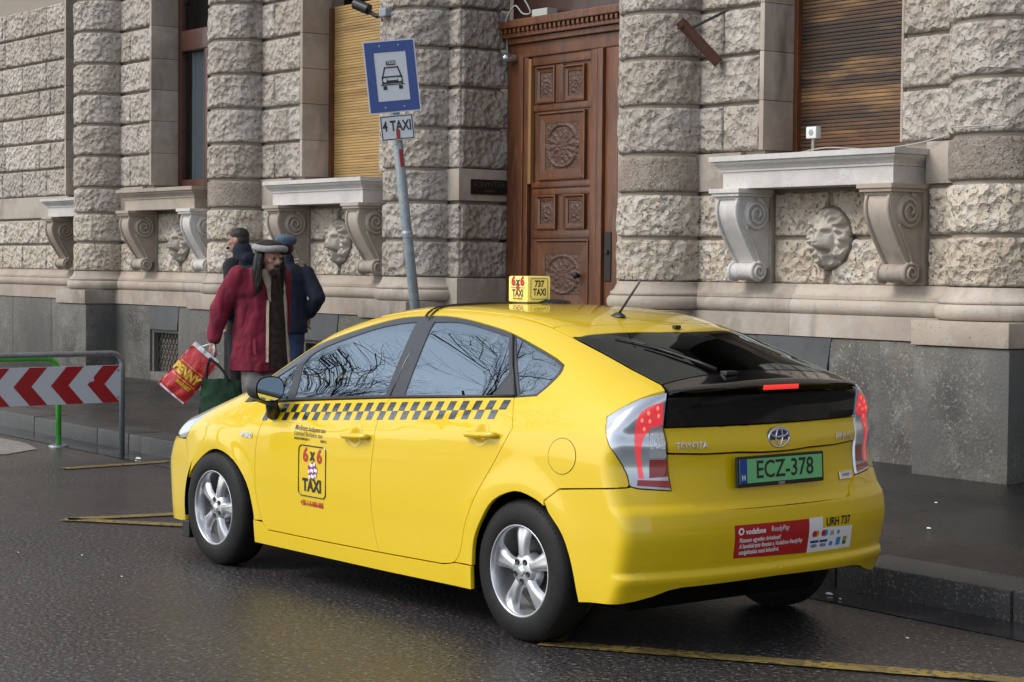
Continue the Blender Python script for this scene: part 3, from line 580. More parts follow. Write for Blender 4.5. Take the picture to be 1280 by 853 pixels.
M_lampgry = mk('lamp_silver', (.50,.53,.57), rough=.14, metal=.6, coat=1)
M_led = mk('lamp_led', (.9,.1,.08), rough=.3, emit=(1,.22,.14), estr=.6)
M_stop = mk('stop_lamp', (.7,.03,.03), rough=.2, emit=(1,.05,.04), estr=.40)
def mk_glass(name, tint, refl_ior=1.9):
    m = bpy.data.materials.new(name); m.use_nodes = True; n = m.node_tree; L = n.links; n.nodes.clear()
    out = n.nodes.new('ShaderNodeOutputMaterial'); mx = n.nodes.new('ShaderNodeMixShader'); fr = n.nodes.new('ShaderNodeFresnel'); fr.inputs[0].default_value = refl_ior
    tr = n.nodes.new('ShaderNodeBsdfTransparent'); tr.inputs[0].default_value = (*tint, 1); gl = n.nodes.new('ShaderNodeBsdfGlossy'); gl.inputs['Roughness'].default_value = .004
    gl.inputs['Color'].default_value = (.80,.93,1,1)
    L.new(fr.outputs[0], mx.inputs[0]); L.new(tr.outputs[0], mx.inputs[1]); L.new(gl.outputs[0], mx.inputs[2]); L.new(mx.outputs[0], out.inputs[0]); return m
M_glass = mk_glass('side_glass', (.22,.24,.25), 4.2)
M_rglass = mk_glass('rear_glass', (.10,.11,.11), 1.75)

# body surface as an implicit function: x towards the tail (rear axle 0), y across, z up
def pch(xs, ys):
    xs = np.array(xs, float); ys = np.array(ys, float); h = np.diff(xs); dl = np.diff(ys)/h; m = np.zeros_like(xs)
    m[1:-1] = np.where(dl[:-1]*dl[1:] > 0, 2*dl[:-1]*dl[1:]/np.where(dl[:-1]+dl[1:] == 0, 1, dl[:-1]+dl[1:]), 0)
    m[0] = dl[0]; m[-1] = dl[-1]
    def f(x):
        x = np.asarray(x, float); xc = np.clip(x, xs[0], xs[-1]); i = np.clip(np.searchsorted(xs, xc, side='right')-1, 0, len(h)-1)
        t = (xc-xs[i])/h[i]; t2 = t*t; t3 = t2*t
        r = (2*t3-3*t2+1)*ys[i]+(t3-2*t2+t)*h[i]*m[i]+(-2*t3+3*t2)*ys[i+1]+(t3-t2)*h[i]*m[i+1]
        return r+np.where(x < xs[0], (x-xs[0])*m[0], 0)+np.where(x > xs[-1], (x-xs[-1])*m[-1], 0)
    return f
def smx(a, b, k):
    h = np.maximum(k-np.abs(a-b), 0)/k
    return np.maximum(a, b)+h*h*k*.25
zt = pch([-3.70,-3.55,-3.35,-3.0,-2.6,-2.3,-1.9,-1.5,-1.2,-.9,-.6,-.3,0,.25,.5,.66,.76],
         [.56,.695,.777,.885,1.015,1.165,1.352,1.442,1.472,1.478,1.47,1.45,1.405,1.34,1.258,1.20,1.168])
Bz = pch([.12,.2,.3,.42,.55,.7,.82,.862,.885,.95,1.0,1.1,1.2,1.3,1.4,1.5], [.852,.860,.866,.869,.8725,.871,.866,.860,.851,.827,.805,.752,.694,.632,.565,.495])
xr = pch([.15,.24,.30,.355,.38,.42,.54,.63,.67,.80,.90,.98,1.06,1.12,1.15,1.2], [.65,.715,.745,.772,.756,.766,.788,.78,.755,.74,.735,.71,.712,.722,.755,.765])
def Ws(x, z):
    w1 = np.clip((z-.50)/.40, 0, 1); w2 = np.clip((1.48-z)/.46, 0, 1); w_ = w1*w1*(3-2*w1)*w2*w2*(3-2*w2)
    b = Bz(z-.07*(np.clip(x, -2.6, .6)+1.1)*w_)
    t = np.clip((-2.0-x)/1.62, 0, 2); fr = .17*t**2.6
    g = 1/(1+np.exp(-(z-1.0)/.06))
    u = np.clip((x+.4)/1.2, 0, 2); rr = (.055*u**2)*(1-g)+(.14*u**1.6)*g
    u2 = np.clip((-.9-x)/1.4, 0, 2); fg = g*.012*u2**2
    fl = 0
    for cx in (0, -2.7):
        r = np.sqrt((x-cx)**2+(z-.3175)**2); fl = fl+.012*np.exp(-((r-.36)/.09)**2)
    return b-fr-rr-fg+fl
def Zt(x, ay):
    u = np.clip((x+.5)/.7, 0, 1); u = u*u*(3-2*u)*np.clip((1.0-x)/.6, .4, 1)
    return zt(x)-(.075+.14*u)*ay**2-.10*np.clip(ay-.45, 0, 1)**2
def Xr(ay, z): return xr(z)-(.12+.08*np.exp(-((z-.83)/.15)**2))*ay**2-.25*np.clip(ay-.4, 0, 1)**2
def Xf(ay, z): return -3.67+.22*ay**2+.35*np.clip(ay-.45, 0, 1)**2+.10*np.clip((.45-z), 0, 1)+.9*np.clip(z-.5, 0, 1)**1.3
def Fb(x, y, z):
    ay = np.abs(y); e = .02; slp = (zt(x+e)-zt(x-e))/(2*e)
    dt = (z-Zt(x, ay))/np.sqrt(1+slp*slp); ds = (ay-Ws(x, z))*np.where(z > .95, .88, 1)
    d = smx(ds, dt, .10); d = smx(d, x-Xr(ay, z), .05); d = smx(d, Xf(ay, z)-x, .20)
    return d
def grad(P):
    e = .004; g = np.zeros_like(P)
    for i in range(3):
        a = P.copy(); a[:, i] += e; b = P.copy(); b[:, i] -= e; g[:, i] = Fb(*a.T)-Fb(*b.T)
    return g/np.maximum(np.linalg.norm(g, axis=1, keepdims=True), 1e-9)
def cast(P0, n, t_hi=1.6, t_lo=-1.2):
    """outermost surface point on each line P0 + t n"""
    P0 = np.atleast_2d(P0).astype(float); n = np.asarray(n, float); M = len(P0)
    if M > 600: return np.vstack([cast(P0[i:i+600], n, t_hi, t_lo) for i in range(0, M, 600)])
    ts = np.linspace(t_hi, t_lo, 56); Q = P0[:, None, :]+ts[None, :, None]*n; f = Fb(Q[..., 0], Q[..., 1], Q[..., 2])
    ins = f < 0; i = np.where(ins.any(1), ins.argmax(1), len(ts)-1); i = np.maximum(i, 1); k = np.arange(M)
    lo, hi = ts[i], ts[i-1]; fl, fh = f[k, i], f[k, i-1]
    for it in range(9):
        m = (lo+hi)/2 if it % 3 == 2 else lo+(hi-lo)*np.clip(fl/np.where(fl-fh == 0, 1, fl-fh), .03, .97)
        Q = P0+m[:, None]*n; fm = Fb(*Q.T); s_ = fm < 0
        lo = np.where(s_, m, lo); fl = np.where(s_, fm, fl); hi = np.where(s_, hi, m); fh = np.where(s_, fh, fm)
    m = lo+(hi-lo)*np.clip(fl/np.where(fl-fh == 0, 1, fl-fh), 0, 1)
    return P0+m[:, None]*n
def SS(pts): return cast([(x, 0, z) for x, z in pts], (0,-1,0), 1.2, .0)
def TT(pts): return cast([(x, y, 0) for x, y in pts], (0,0,1), 1.7, .3)
def RR(pts): return cast([(0, y, z) for y, z in pts], (1,0,0), 1.0, .0)
def FF(pts): return cast([(-2.6, y, z) for y, z in pts], (-1,0,0), 1.4, .0)
def inside(poly, pts):
    x, y = pts[:, 0], pts[:, 1]; r = np.zeros(len(pts), bool); n = len(poly)
    for i in range(n):
        x1, y1 = poly[i]; x2, y2 = poly[(i+1) % n]
        c = ((y1 > y) != (y2 > y)); xi = (x2-x1)*(y-y1)/(y2-y1 if abs(y2-y1) > 1e-12 else 1e-12)+x1; r ^= c & (x < xi)
    return r
def shrink(poly, g, keep=None):
    poly = np.array(poly); n = len(poly); A = .5*np.sum(poly[:,0]*np.roll(poly[:,1],-1)-np.roll(poly[:,0],-1)*poly[:,1]); s = 1 if A > 0 else -1
    e = np.roll(poly,-1,0)-poly; l = np.linalg.norm(e,axis=1,keepdims=True); e = e/np.maximum(l,1e-9); nr = np.stack([-e[:,1],e[:,0]],1)*s
    m = nr+np.roll(nr,1,0); d = np.maximum(1+np.sum(nr*np.roll(nr,1,0),1,keepdims=True), .5); off = m/d*g
    if keep is not None: off[keep[0], keep[1]] = 0
    return poly+off
def panel(name, bnd, n, mat, parent, off=0., sp=.03, gap=.0022, skirt=.022, holes=(), join=False, mirror=False, curved=True):
    """cut a panel out of the body surface; bnd: outline on the surface; n: viewing direction for the flattening"""
    n = np.array(n, float); n /= np.linalg.norm(n); bnd = np.array(bnd, float)
    e1 = np.cross([0,0,1], n) if abs(n[2]) < .9 else np.array([1.,0,0]); e1 -= n*(e1@n); e1 /= np.linalg.norm(e1); e2 = np.cross(n, e1)
    def dens(b, g):
        q = np.stack([b@e1, b@e2], 1)
        keep = (np.abs(b[:,1]) < 1e-3, 0 if abs(e1[1]) > abs(e2[1]) else 1) if join else None
        if g: q = shrink(q, g, keep)
        out = []
        for i in range(len(q)):
            a, c = q[i], q[(i+1) % len(q)]; k = max(1, int(math.ceil(np.linalg.norm(c-a)/(sp*.9))))
            out += [a+(c-a)*j/k for j in range(k)]
        return np.array(out)
    outer = dens(bnd, gap); hs = [dens(np.array(h, float), -.001) for h in holes]
    loops = [outer]+hs; V = []; E = []
    for lp in loops:
        b = len(V); V += [tuple(p) for p in lp]; E += [(b+i, b+(i+1) % len(lp)) for i in range(len(lp))]
    nb = len(V); B = np.array(V)
    mn, mx = outer.min(0), outer.max(0)
    gx, gy = np.meshgrid(np.arange(mn[0], mx[0], sp), np.arange(mn[1], mx[1], sp*.866)); gx = gx+(np.arange(gx.shape[0]) % 2)[:,None]*sp*.5
    G = np.stack([gx.ravel(), gy.ravel()], 1); G = G[inside(outer, G)]
    for h in hs: G = G[~inside(h, G)]
    if len(G):
        dm = np.min(np.linalg.norm(G[:,None,:]-B[None,:,:], axis=2), axis=1); G = G[dm > sp*.5]
    allv = [Vector(p) for p in V]+[Vector(p) for p in G.tolist()]
    ov, oe, of, om, _, _ = delaunay_2d_cdt(allv, E, [], 0, 1e-6)
    ov = np.array([(v.x, v.y) for v in ov]); tri = np.array([f for f in of if len(f) == 3])
    c = ov[tri].mean(1); k = inside(outer, c)
    for h in hs: k &= ~inside(h, c)
    tri = tri[k]
    P = cast(ov[:, :1]*e1+ov[:, 1:]*e2, n, (bnd@n).max()+.35, (bnd@n).min()-.35); N = grad(P)
    if join:
        mk_ = np.abs(P[:,1]) < .006; nn_ = np.array([n[0],0,n[2]]); nn_ /= np.linalg.norm(nn_)
        if mk_.any(): Q = P[mk_].copy(); Q[:,1] = 0; P[mk_] = cast(Q, nn_, .12, -.12); N = grad(P)
    if join: N[np.abs(P[:,1]) < 2e-3, 1] = 0; N /= np.linalg.norm(N, axis=1, keepdims=True)
    P = P+N*off
    fn = np.cross(P[tri[:,1]]-P[tri[:,0]], P[tri[:,2]]-P[tri[:,0]]); flip = np.sum(fn*N[tri].mean(1), 1) < 0; tri[flip] = tri[flip][:, ::-1]
    verts = P.tolist(); norms = N.tolist(); faces = tri.tolist()
    # skirt along the outline
    if skirt:
        cnt = {}
        for t in faces:
            for a, b in ((t[0],t[1]),(t[1],t[2]),(t[2],t[0])): cnt[(a,b)] = 1
        for (a, b) in list(cnt):
            if (b, a) in cnt: continue
            if join and abs(P[a][1]) < 2e-3 and abs(P[b][1]) < 2e-3: continue
            d = P[b]-P[a]; sn = np.cross(d, N[a]); sn /= max(np.linalg.norm(sn), 1e-9)
            i = len(verts); verts += [P[b], P[a], P[a]-N[a]*skirt, P[b]-N[b]*skirt]
            # rounded edge: the outer pair keeps a tilted normal
            norms += [(sn+N[b]*.6), (sn+N[a]*.6), sn, sn]; faces.append((i, i+1, i+2, i+3))
    verts = np.array([np.array(v) for v in verts]); norms = np.array([np.array(v)/np.linalg.norm(v) for v in norms])
    def mir(v): q = v.copy(); q[:,1] *= -1; return q
    if join:
        nv = len(verts); faces = faces+[tuple(i+nv for i in f[::-1]) for f in faces]; verts = np.vstack([verts, mir(verts)]); norms = np.vstack([norms, mir(norms)])
    o = add(name, verts, faces, mat, parent, normals=norms)
    if mirror:
        o2 = add(name, mir(verts), [f[::-1] for f in faces], mat, mirror if not isinstance(mirror, bool) else parent, normals=mir(norms)); return o, o2
    return o
CAR_LOC, CAR_RZ = (-6.7187, 6.099, 0), .0126
taxi = empty('taxi', CAR_LOC, CAR_RZ, 'yellow hatchback taxi with checkered stripe and roof sign parked at the kerb', 'car')
SIDE = (0,-1,.18)
DLO = crv([(-2.482,.912),(-2.393,1.060),(-2.268,1.126),(-2.095,1.210),(-1.870,1.280),(-1.549,1.362),(-1.355,1.400),(-1.129,1.416),(-.978,1.418),(-.818,1.409),(-.633,1.389),(-.394,1.355),(-.157,1.299),(-.003,1.257)],3)+crv([(.072,1.229),(.084,1.191),(.052,1.137),(.009,1.092)],3)
DLO_b = [(-.132,1.077),(-1.077,1.017),(-1.573,.979),(-2.031,.943)]
cut_front = crv([(-2.238,.916),(-2.200,.842),(-2.235,.688),(-2.235,.502),(-2.217,.401),(-2.173,.305)],4)
cut_mid = crv([(-1.087,1.016),(-1.132,.948),(-1.126,.817),(-1.150,.625),(-1.131,.422),(-1.083,.270)],4)
cut_rear = crv([(-.132,1.077),(-.080,.964),(-.080,.925),(-.181,.776),(-.298,.623),(-.375,.478),(-.407,.363),(-.467,.300),(-.565,.280)],4)
rarch = crv([(-.322,.30),(-.307,.418),(-.251,.519),(-.164,.616),(-.016,.671),(.105,.656),(.183,.624),(.224,.589),(.301,.512),(.356,.391),(.394,.233)],3)
farch = crv([(-3.125,.19),(-3.090,.345),(-3.006,.482),(-2.809,.605),(-2.643,.646),(-2.452,.601),(-2.320,.494),(-2.262,.362),(-2.250,.29)],3)
def dn(pts, k=8): return [tuple(np.array(a)+(np.array(b)-np.array(a))*j/k) for a, b in zip(pts[:-1], pts[1:]) for j in range(k)]+[tuple(pts[-1])]
def split_at(lst, p):
    i = int(np.argmin([abs(a[0]-p[0])+abs(a[1]-p[1]) for a in lst])); return i
# --- doors
door_f = panel('front_door', SS(cut_front+[(-2.127,.262),(-1.610,.264)]+cut_mid[::-1]+[(-1.573,.979),(-2.031,.943)]), SIDE, M_yel, taxi, mirror=True)
door_r = panel('rear_door', SS(cut_mid+cut_rear[::-1]), SIDE, M_yel, taxi, mirror=True)
# --- quarter panel with roof rail and front pillar
ra_i = split_at(rarch, (.183,.624))
A_T = TT([(-2.56,-.66),(-2.2,-.605),(-1.9,-.555),(-1.64,-.512),(-1.137,-.485),(-.521,-.503),(-.187,-.528),(-.04,-.540),(.2,-.553),(.4,-.562),(.60,-.570)])
lamp_top = [(.645,1.146),(.589,1.112),(.481,1.031)]
lamp_front = [(.500,.99),(.571,.873),(.609,.751)]
side_b = np.vstack([A_T, SS(dn(lamp_top+lamp_front+[(.609,.741)],3)+dn([(.609,.741),(.420,.723),(.269,.709),(.183,.650)])[1:]), SS(rarch[ra_i::-1]), SS([(-.467,.300)]), SS(cut_rear[-4:0:-1] if False else cut_rear[:-5][::-1]), SS(DLO[::-1])])
panel('body_side', side_b, (.12,-.78,.62), M_yel, taxi, mirror=True, sp=.026)
# --- fender, rocker
fa_i = split_at(farch, (-3.02,.465))
panel('front_fender', np.vstack([SS([(-2.482,.912),(-2.35,.925)]), SS(cut_front), SS([(-2.252,.30)]), SS(farch[::-1][:len(farch)-fa_i]), SS(dn([(-3.022,.470),(-3.072,.60),(-3.094,.672),(-3.05,.727),(-2.88,.843)],5)[1:]), TT([(-2.75,-.70),(-2.56,-.66)])]), (-.1,-.9,.35), M_yel, taxi, mirror=True)
panel('rocker_panel', SS([(-2.252,.299),(-2.18,.296),(-2.127,.259),(-1.61,.261),(-1.083,.267),(-.565,.277),(-.465,.297),(-.325,.299),(-.326,.191),(-1.047,.182),(-1.618,.181),(-2.25,.180)]), SIDE, M_yel, taxi, mirror=True, off=.004)
# --- bumpers
panel('rear_bumper', np.vstack([SS(dn([(.183,.648),(.269,.7065),(.420,.7215),(.609,.7395)])), RR([(-.752,.7425),(-.722,.7335),(-.570,.7205),(-.467,.6395),(-.24,.6315)]+[(0,z) for z in np.linspace(.6305,.318,22)]+[(-.244,.314),(-.54,.309),(-.60,.300),(-.666,.276),(-.736,.258)]), SS([(.60,.248),(.46,.240)]), SS(rarch[:ra_i+1:-1])]), (.72,-.70,0), M_yel, taxi, join=True, sp=.022)
panel('front_bumper', np.vstack([SS(farch[:fa_i+1]), SS(dn([(-3.026,.470),(-3.076,.60),(-3.098,.668)],5)[1:]+[(-3.17,.662)]), FF([(-.66,.655),(-.5,.65),(-.3,.64)]+[(0,z) for z in np.linspace(.64,.18,20)]+[(-.4,.18),(-.62,.18)]), SS([(-3.35,.18)])]), (-.72,-.70,0), M_yel, taxi, join=True, sp=.03)
panel('hood', np.vstack([TT([(-2.54,0),(-2.56,-.4),(-2.58,-.66),(-2.75,-.69),(-3.0,-.67),(-3.3,-.60),(-3.42,-.35),(-3.46,0)])]), (0,0,1), M_yel, taxi, join=True, sp=.04)
panel('front_grille', np.vstack([FF([(0,.66),(-.3,.66),(-.55,.655)]), TT([(-3.33,-.59),(-3.45,-.35),(-3.49,0)])]), (-.9,0,.45), M_blk, taxi, join=True, off=-.004, sp=.03)
M_hl = mk('headlamp_glass', (.45,.50,.56), rough=.08, metal=.5, coat=1)
panel('headlight', np.vstack([SS(dn([(-2.88,.840),(-3.05,.724),(-3.097,.674)],5)+[(-3.17,.668)]), FF([(-.66,.662),(-.58,.66)]), TT([(-3.30,-.615),(-3.0,-.68),(-2.78,-.71)])]), (-.5,-.6,.6), M_hl, taxi, mirror=True, sp=.02)
# --- roof, windscreen, hatch
panel('roof', TT([(-1.52,0),(-1.54,-.25),(-1.60,-.503),(-1.137,-.476),(-.521,-.495),(-.187,-.520),(-.099,-.411),(-.035,-.25),(.02,0)]), (0,0,1), M_yel, taxi, join=True, sp=.04)
panel('windscreen', TT([(-1.53,0),(-1.55,-.25),(-1.62,-.505),(-1.9,-.548),(-2.2,-.598),(-2.53,-.65),(-2.52,-.4),(-2.50,0)]), (-.4,0,1), M_glass, taxi, join=True, sp=.05, skirt=0, off=-.003)
hatch_top = TT([(.03,0),(-.03,-.25),(-.092,-.412),(-.178,-.525),(-.036,-.538),(.0,-.515),(.074,-.31),(.13,-.15),(.150,0)])
panel('hatch_rim', hatch_top, (0,0,1), M_yel, taxi, join=True, sp=.03)
panel('rear_window', TT([(.154,0),(.134,-.15),(.078,-.31),(.004,-.515),(-.03,-.534),(.2,-.547),(.4,-.556),(.595,-.562),(.60,-.4),(.62,0)]), (.3,0,1), M_rglass, taxi, join=True, sp=.035, skirt=.006)
panel('spoiler', np.vstack([TT([(.624,0),(.605,-.4),(.60,-.562)]), RR([(-.578,1.150),(-.588,1.120),(-.3,1.121),(0,1.122)])]), (.62,0,.78), M_gblk, taxi, join=True, sp=.018)
panel('lower_rear_window', RR([(0,1.118),(-.3,1.117),(-.590,1.116),(-.592,.988),(-.33,.988),(0,.987)]), (1,0,0), M_gblk, taxi, join=True, sp=.02, off=-.004)
panel('hatch_upper', RR([(0,.983),(-.33,.984),(-.594,.984),(-.584,.880),(-.40,.872),(-.22,.872),(-.10,.866),(0,.865)]), (1,0,0), M_yel, taxi, join=True, sp=.02)
hatch_low = panel('hatch_lower', RR([(0,.860),(-.10,.861),(-.22,.867),(-.40,.867),(-.583,.874),(-.577,.722),(-.545,.69),(-.467,.643),(-.44,.636),(-.24,.634),(0,.633)]), (1,0,0), M_yel, taxi, join=True, sp=.02, off=-.010)
# --- tail lamps
lamp_b = np.vstack([RR([(-.592,1.140)]), SS(dn(lamp_top[1:]+lamp_front,3)), RR([(-.750,.743),(-.722,.735),(-.583,.722),(-.588,.80),(-.600,.978)])])
LN = (.72,-.70,0)
tl, tr_ = panel('tail_light', lamp_b, LN, M_lampgry, taxi, mirror=True, sp=.015, off=.001, gap=.003)
def lampbits(nm, pts, mat, off):
    P = np.array(pts, float); o, o2 = panel(nm, P, LN, mat, tl, mirror=tr_, sp=.02, off=off, gap=0, skirt=.002)
lampbits('lamp_band', [(.657,-.614,1.097),(.645,-.649,1.089),(.632,-.680,1.075),(.620,-.707,1.054),(.613,-.722,1.026),(.605,-.725,.981),(.607,-.729,.937),(.609,-.725,.880),(.611,-.716,.829),(.620,-.715,.776),(.629,-.694,.776),(.619,-.698,.829),(.619,-.703,.880),(.621,-.702,.918),(.620,-.688,.949),(.624,-.671,.971),(.636,-.640,.989),(.647,-.607,1.003)], M_lampred, .004)
lampbits('clear_lens', [(.630,-.664,.992),(.647,-.611,.994),(.658,-.600,.928),(.661,-.597,.862),(.632,-.666,.862)], M_lampclr, .004)
lampbits('reflector', [(.632,-.666,.855),(.661,-.595,.854),(.665,-.592,.781),(.638,-.670,.777)], M_lampdk, .004)
lampbits('lower_reflector', [(.619,-.720,.770),(.674,-.590,.764),(.681,-.590,.734),(.624,-.727,.747)], M_lampdk, .004)
for q in [(.648,-.635,1.072),(.632,-.672,1.052),(.622,-.700,1.022),(.645,-.628,1.040),(.632,-.665,1.018),(.624,-.690,.985)]:
    nn = np.array(LN)/np.linalg.norm(LN); c = cast([np.array(q)], nn, .3, -.3)[0]
    for sg, par in ((1, tl), (-1, tr_)):
        b = MB(); b.lathe([(.0001,.0015),(.0045,.0012),(.007,0)], 10); o = b.build('led', M_led, par, True)
        p = c+nn*.006; o.location = (p[0], sg*p[1], p[2]); o.rotation_euler = Vector((nn[0], sg*nn[1], nn[2])).to_track_quat('Z', 'Y').to_euler(); o.scale = (.9,1.3,1)
panel('stop_lamp', RR([(-.10,1.157),(.12,1.157),(.12,1.139),(-.10,1.139)]), (1,0,.2), M_stop, taxi, off=.003, gap=0, skirt=.004, sp=.03)
# --- window frames and glass
G1 = [(-2.339,.979),(-2.256,1.067),(-2.120,1.133),(-2.053,.966),(-2.326,.944)]
G2 = crv([(-2.051,1.137),(-1.989,1.198),(-1.828,1.255),(-1.514,1.339),(-1.326,1.371),(-1.191,1.383)],3)+[(-1.149,1.030),(-1.586,.998),(-1.978,.970)]
G3 = crv([(-1.048,1.387),(-.872,1.392),(-.696,1.378),(-.397,1.337)],3)+[(-.255,1.18),(-.290,1.080),(-.985,1.039)]
G4 = [(-.350,1.340),(-.146,1.286),(-.012,1.249),(.058,1.222),(.062,1.195),(.033,1.141),(-.006,1.101),(-.105,1.090)]
wf = panel('window_frame', SS(DLO+DLO_b), (0,-.85,.5), M_frame, taxi, holes=[SS(g) for g in (G1,G2,G3,G4)], mirror=True, off=-.002, sp=.03)
for nm, g in (('front_quarter_window', G1), ('front_window', G2), ('rear_door_window', G3), ('rear_quarter_window', G4)):
    panel(nm, SS(g), (0,-.85,.5), M_glass, taxi, mirror=True, off=-.006, gap=-.003, skirt=0, sp=.05)
bar = MB()
for sgn in (-1,):
    q = SS([(-1.066,1.40),(-1.071,1.03)]); q = q+np.array([0,-.001,0])
# --- trim: belt strip, door handles, fuel cap
def strip(name, pts, r, mat, parent, off=.002, mirror=True, n=6):
    P = pts+grad(pts)*off; b = MB(); b.tube([tuple(p) for p in P], r, n); b.build(name, mat, parent, True)
    if mirror:
        b = MB(); b.tube([(p[0],-p[1],p[2]) for p in P], r, n); b.build(name, mat, parent, True)
strip('belt_moulding', SS([(-2.40,.928),(-2.031,.949),(-1.573,.985),(-1.077,1.022),(-.6,1.052),(-.14,1.083)]), .006, M_blk, taxi)
strip('pillar_strip', SS([(-1.106,1.405),(-1.108,1.2),(-1.104,1.025)]), .006, M_gblk, taxi, off=-.003)
strip('pillar_strip', SS([(-.372,1.345),(-.25,1.21),(-.128,1.085)]), .006, M_blk, taxi)
for hx, hz, par2 in ((-1.275,.822,door_f), (-.265,.905,door_r)):
    for s_, par in ((-1, par2[0]), (1, par2[1])):
        b = MB(); path = []; rr = []; HP = SS([(hx-.115+.23*k/10, hz+.006*(k/5-1)) for k in range(11)])
        for k in range(11):
            t = k/10; p = HP[k]; lift = .012+.022*math.sin(math.pi*min(max(t,0),1))**.5; path.append((p[0], s_*(abs(p[1])+lift), p[2])); rr.append(.015 if 0 < k < 10 else .010)
        b.tube(path, rr, 10); b.build('door_handle', M_yel, par, True)
        # scooped recess behind the grip
        nr_, na = 5, 28; pts = [(hx+.064*(i/nr_)*math.cos(2*math.pi*a/na)-.02, hz+.056*(i/nr_)*math.sin(2*math.pi*a/na)) for i in range(nr_+1) for a in range(na)]
        P = SS(pts); g = grad(P); k = np.repeat(np.sin(np.pi*np.arange(nr_+1)/nr_)*.5, na); an = np.tile(2*np.pi*np.arange(na)/na, nr_+1)
        nrm = g+np.stack([-k*np.cos(an), 0*an, -k*np.sin(an)], 1); nrm /= np.linalg.norm(nrm, axis=1, keepdims=True); P = P+g*.0012
        f = [(i*na+a, (i+1)*na+a, (i+1)*na+(a+1) % na, i*na+(a+1) % na) for i in range(nr_) for a in range(na)]
        if s_ > 0: P[:, 1] *= -1; nrm[:, 1] *= -1; f = [x[::-1] for x in f]
        add('handle_recess', P, f, M_yel, par, normals=nrm)
    if hx < -1:
        b = MB(); p = SS([(hx+.09,hz+.004)])[0]; b.lathe([(.0001,0),(.007,0),(.007,.004)], 12, axis='y'); o = b.build('key_lock', M_blk, door_f[0]); o.location = (p[0], p[1]-.033, p[2])
panel('fuel_cap', SS([(.276+.085*math.cos(a), .850+.076*math.sin(a)) for a in np.linspace(0, 2*math.pi, 40)[:-1]]), SIDE, M_yel, taxi, off=.0015, gap=.0, skirt=.002, sp=.02)
o = strip('fuel_cap_gap', SS([(.276+.086*math.cos(a), .850+.077*math.sin(a)) for a in np.linspace(0, 2*math.pi, 48)]), .0016, M_blk, taxi, off=.0006, mirror=False, n=5)
# --- arch liners, underbody, cabin
for cx in (0, -2.7):
    for s_ in (-1, 1):
        b = MB(); b.lathe([(.372,-.14),(.372,.17),(.05,.175)], 30, axis='y', a0=R(-12), a1=R(192)); o = b.build('arch_liner', M_under, taxi); o.location = (cx+.012, s_*.70, .315)
        if s_ < 0: o.scale = (1,1,1)
        else: o.scale = (1,-1,1)
        o.scale = (1, -s_, 1)
b = MB(); b.box(-3.30,.42,-.58,.58,.17,.60); b.box(-2.24,-.34,-.83,.83,.175,.80); b.box(.40,.52,-.50,.50,.30,.62); b.box(-3.45,-3.12,-.62,.62,.16,.6); b.build('underbody', M_under, taxi)
b = MB(); b.box(.30,.52,-.42,.42,.25,.36,.04); b.build('rear_valance', M_under, taxi)
b = MB(); b.box(.30,.55,.05,.45,.20,.30,.04); b.build('silencer', M_under, taxi)
b = MB(); b.box(-3.16,-3.08,-.80,-.60,.10,.20,.008); b.build('spats', M_blk, taxi); b = MB(); b.box(-3.16,-3.08,.60,.80,.10,.20,.008); b.build('spats', M_blk, taxi)
b = MB(); b.prism([(-2.45,.80),(-2.42,.98),(-2.15,1.02),(-1.85,1.00),(-1.78,.90),(-1.80,.60),(-2.4,.60)], -.70, .70); b.build('dashboard', M_int, taxi)
b = MB(); b.lathe([(.185+.016*math.cos(a), .016*math.sin(a)) for a in np.linspace(0,2*math.pi,9)], 28); b.box(-.17,.17,-.02,.02,-.02,.0); b.box(-.05,.05,-.17,.03,-.03,.0); o = b.build('steering_wheel', M_blk, taxi, auto=40); o.location = (-1.68,-.37,.98); o.rotation_euler = (0, R(-62), 0)
def seat(x, y, wd):
    b = MB(); b.box(x-.25,x+.25,y-wd,y+wd,.45,.62,.05); b.prism([(x+.15,.58),(x+.30,.58),(x+.48,1.10),(x+.40,1.12)], y-wd*.92, y+wd*.92)
    b.box(x+.36,x+.46,y-.13,y+.13,1.10,1.28,.04); b.build('seat', M_int, taxi)
seat(-1.35,-.37,.26); seat(-1.35,.37,.26); seat(-.45,-.33,.30); seat(-.45,.33,.30)
